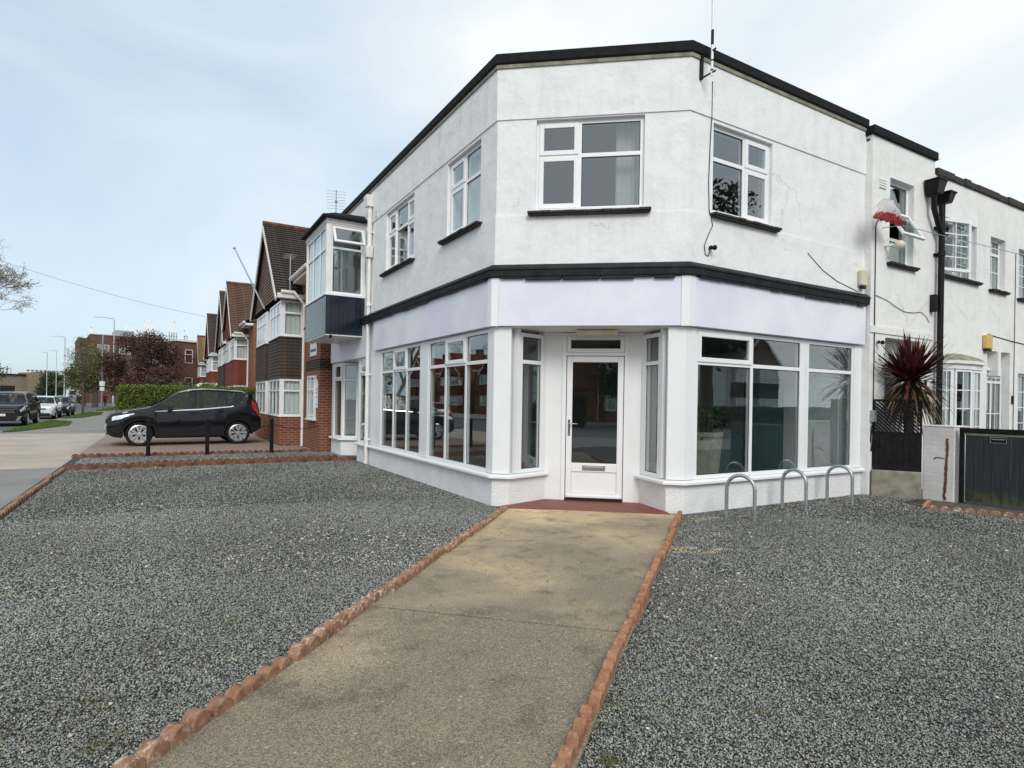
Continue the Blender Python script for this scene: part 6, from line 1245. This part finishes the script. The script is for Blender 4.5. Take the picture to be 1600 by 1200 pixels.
# ------------------------------------------------------------------ people, walking, far along the road
def person(label, loc, rz, top, legs, sc=1.0):
    o = thing('person', label, 'person', loc, rz); J = {}; ed = []; V = []; rad = []
    def j(n, p, r, par=None):
        J[n] = len(V); V.append(Vector(p) * sc); rad.append(r * sc)
        if par: ed.append((J[par], J[n]))
    j('pelvis', (0, 0, .93), .13); j('waist', (0, .0, 1.08), .115, 'pelvis'); j('chest', (.03, 0, 1.30), .14, 'waist'); j('neck', (.05, 0, 1.46), .055, 'chest'); j('head0', (.07, 0, 1.54), .07, 'neck'); j('head', (.085, 0, 1.63), .088, 'head0'); j('crown', (.075, 0, 1.70), .06, 'head')
    for s_, sw in ((1, .32), (-1, -.32)):
        k = 'l' if s_ > 0 else 'r'; j('hip' + k, (0, s_ * .09, .88), .10, 'pelvis'); j('knee' + k, (.10 + sw * .55, s_ * .10, .48), .062, 'hip' + k); j('ank' + k, (sw * 1.0 - (.1 if sw < 0 else 0), s_ * .10, .08 if sw > 0 else .12), .042, 'knee' + k); j('toe' + k, (sw * 1.0 + .13, s_ * .11, .04), .035, 'ank' + k)
        j('sho' + k, (.03, s_ * .18, 1.40), .065, 'chest'); j('elb' + k, (-sw * .25, s_ * .24, 1.13), .045, 'sho' + k); j('wri' + k, (-sw * .75 + .08, s_ * .24, .92), .03, 'elb' + k); j('palm' + k, (-sw * .85 + .09, s_ * .235, .85), .034, 'wri' + k)
    me = bpy.data.meshes.new('body'); me.from_pydata(V, ed, []); bo = bpy.data.objects.new('body', me); COL.objects.link(bo); bo.modifiers.new('skin', 'SKIN'); sv = me.skin_vertices[0].data
    for i, r in enumerate(rad): sv[i].radius = (r, r)
    sv[0].use_root = True; sb = bo.modifiers.new('sub', 'SUBSURF'); sb.levels = 1; sb.render_levels = 1
    dg = bpy.context.evaluated_depsgraph_get(); dg.update(); m2 = bpy.data.meshes.new_from_object(bo.evaluated_get(dg)); bpy.data.objects.remove(bo); bm = bmesh.new(); bm.from_mesh(m2)
    # fingers and thumb: short tapered chains rooted in each palm
    b = MB(); b.v = [tuple(v.co) for v in bm.verts]; b.f = [tuple(v.index for v in f.verts) for f in bm.faces]; b.mi = [0] * len(b.f); bm.free()
    for k in 'lr':
        p = V[J['palm' + k]]; s_ = 1 if k == 'l' else -1
        for q in range(4): x = (-.028 + q * .018) * sc; l = (.07, .08, .075, .06)[q] * sc; b.tube([p + Vector((x, 0, -.01)), p + Vector((x, -s_ * .005, -l * .6)), p + Vector((x + .012, -s_ * .022, -l))], [.010 * sc, .009 * sc, .007 * sc], 6)
        b.tube([p + Vector((.02, 0, .03)), p + Vector((.05, -s_ * .01, -.0)), p + Vector((.055, -s_ * .015, -.03))], [.012 * sc, .010 * sc, .008 * sc], 6)
    b.build('body', 'skin', o, 180)
    vv = lambda n: V[J[n]]
    t_ = MB(); t_.tube([vv('pelvis') + Vector((0, 0, -.08)), vv('waist'), vv('chest'), vv('neck') + Vector((0, 0, -.03))], [.175 * sc, .16 * sc, .175 * sc, .075 * sc], 12)
    for k in 'lr': t_.tube([vv('sho' + k), vv('elb' + k), vv('wri' + k)], [.085 * sc, .066 * sc, .05 * sc], 10)
    t_.build('jacket', top, o, 180); t_ = MB()
    for k in 'lr': t_.tube([vv('hip' + k) + Vector((0, 0, .06)), vv('knee' + k), vv('ank' + k) + Vector((0, 0, .02))], [.125 * sc, .085 * sc, .062 * sc], 10)
    t_.build('trousers', legs, o, 180); t_ = MB()
    for k in 'lr': t_.sphere(tuple(vv('ank' + k) + Vector((.05, 0, -.03))), (.14 * sc, .05 * sc, .05 * sc), 10)
    t_.build('shoe', 'trim', o, 180); t_ = MB(); h = vv('head'); t_.sphere((h.x - .015, h.y, h.z + .025), (.105 * sc, .095 * sc, .10 * sc), 12); t_.build('hair', 'hair', o, 180)
    t_ = MB()
    for s_ in (-1, 1): t_.sphere((h.x + .092 * sc, s_ * .032, h.z - .01), .012, 6)
    t_.build('eye', 'trim', o); return o
person('person in a red coat and dark trousers walking on the pavement by the hedge', (-10.4, 84, 0), R(75), 'red_cloth', 'dark_cloth')
person('person in dark jacket walking across the road behind the charcoal car', (-15.6, 68, -.1), R(20), 'grey_cloth', 'dark_cloth')
person('person in dark clothes crossing far down the road, left of the pair', (-34.6, 168.5, -.13), R(10), 'dark_cloth', 'dark_cloth'); person('person in grey jacket crossing far down the road, right of the pair', (-33.6, 168, -.13), R(10), 'grey_cloth', 'grey_cloth')
# ------------------------------------------------------------------ across the roads, seen mirrored in the windows
house(0, 'red brick house across the junction, mirrored in the glazed shop door', loc=(-21, -33, 0), rz=R(-142)+math.pi*2, full=False)
house(0, 'red brick house across the street, mirrored in the left shop windows', loc=(-29, 36, 0), rz=math.pi); ho = house(0, 'further red brick house across the street, mirrored in the left shop windows', 'tile_red', 'tile_red', loc=(-29, 52, 0), rz=math.pi)
for k, lab in ((63.5, 'third red brick house across the street, mirrored beside the entrance'), (75, 'fourth red brick house across the street, mirrored beside the entrance'), (20, 'nearest red brick house across the street, mirrored in the far shop window')): c_ = copy_tree(ho); c_.location = (-29, k, 0); c_['label'] = lab
house(0, 'white rendered house across the side road, mirrored in the right shop windows', 'tile_brown', 'tile_brown', 'render_old', loc=(27, -29, 0), rz=R(-90), band=False); house(0, 'second white rendered house across the side road, further from the junction', 'tile_rust', 'tile_brown', 'render_old', loc=(40, -30, 0), rz=R(-90), band=False)
hedge('garden hedge across the junction, mirrored in the shop door', -22, -17.5, -22.5, -21.7, 1.9, 260, 71, 'leaf_dark', .07)
hedge('garden hedge across the side road, mirrored in the right shop windows', 16, 46, -24.5, -23.7, 1.3, 160, 72, 'leaf_dark', .08)
tree('garden_tree', 'dark leafy tree across the side road, mirrored in the right upper window', (17.0, -14.5, -.1), clumpset(61, 34, 3.2, 4.4, 10.6, 1.0, 1.8), 330, .15, 'leaf_dark', .3, 4.4, 62); tree('garden_tree', 'dark leafy tree across the junction, mirrored in the shop door', (-17.5, -27, 0), clumpset(63, 18, 2.0, 1.6, 5.0, 1.0, 1.5), 260, .14, 'leaf_dark', .2, 2.0, 64)
bare_tree('bare tree across the street, mirrored in the shop windows beside the entrance', (-27, 19, 0), 13, 15, 6, .9)
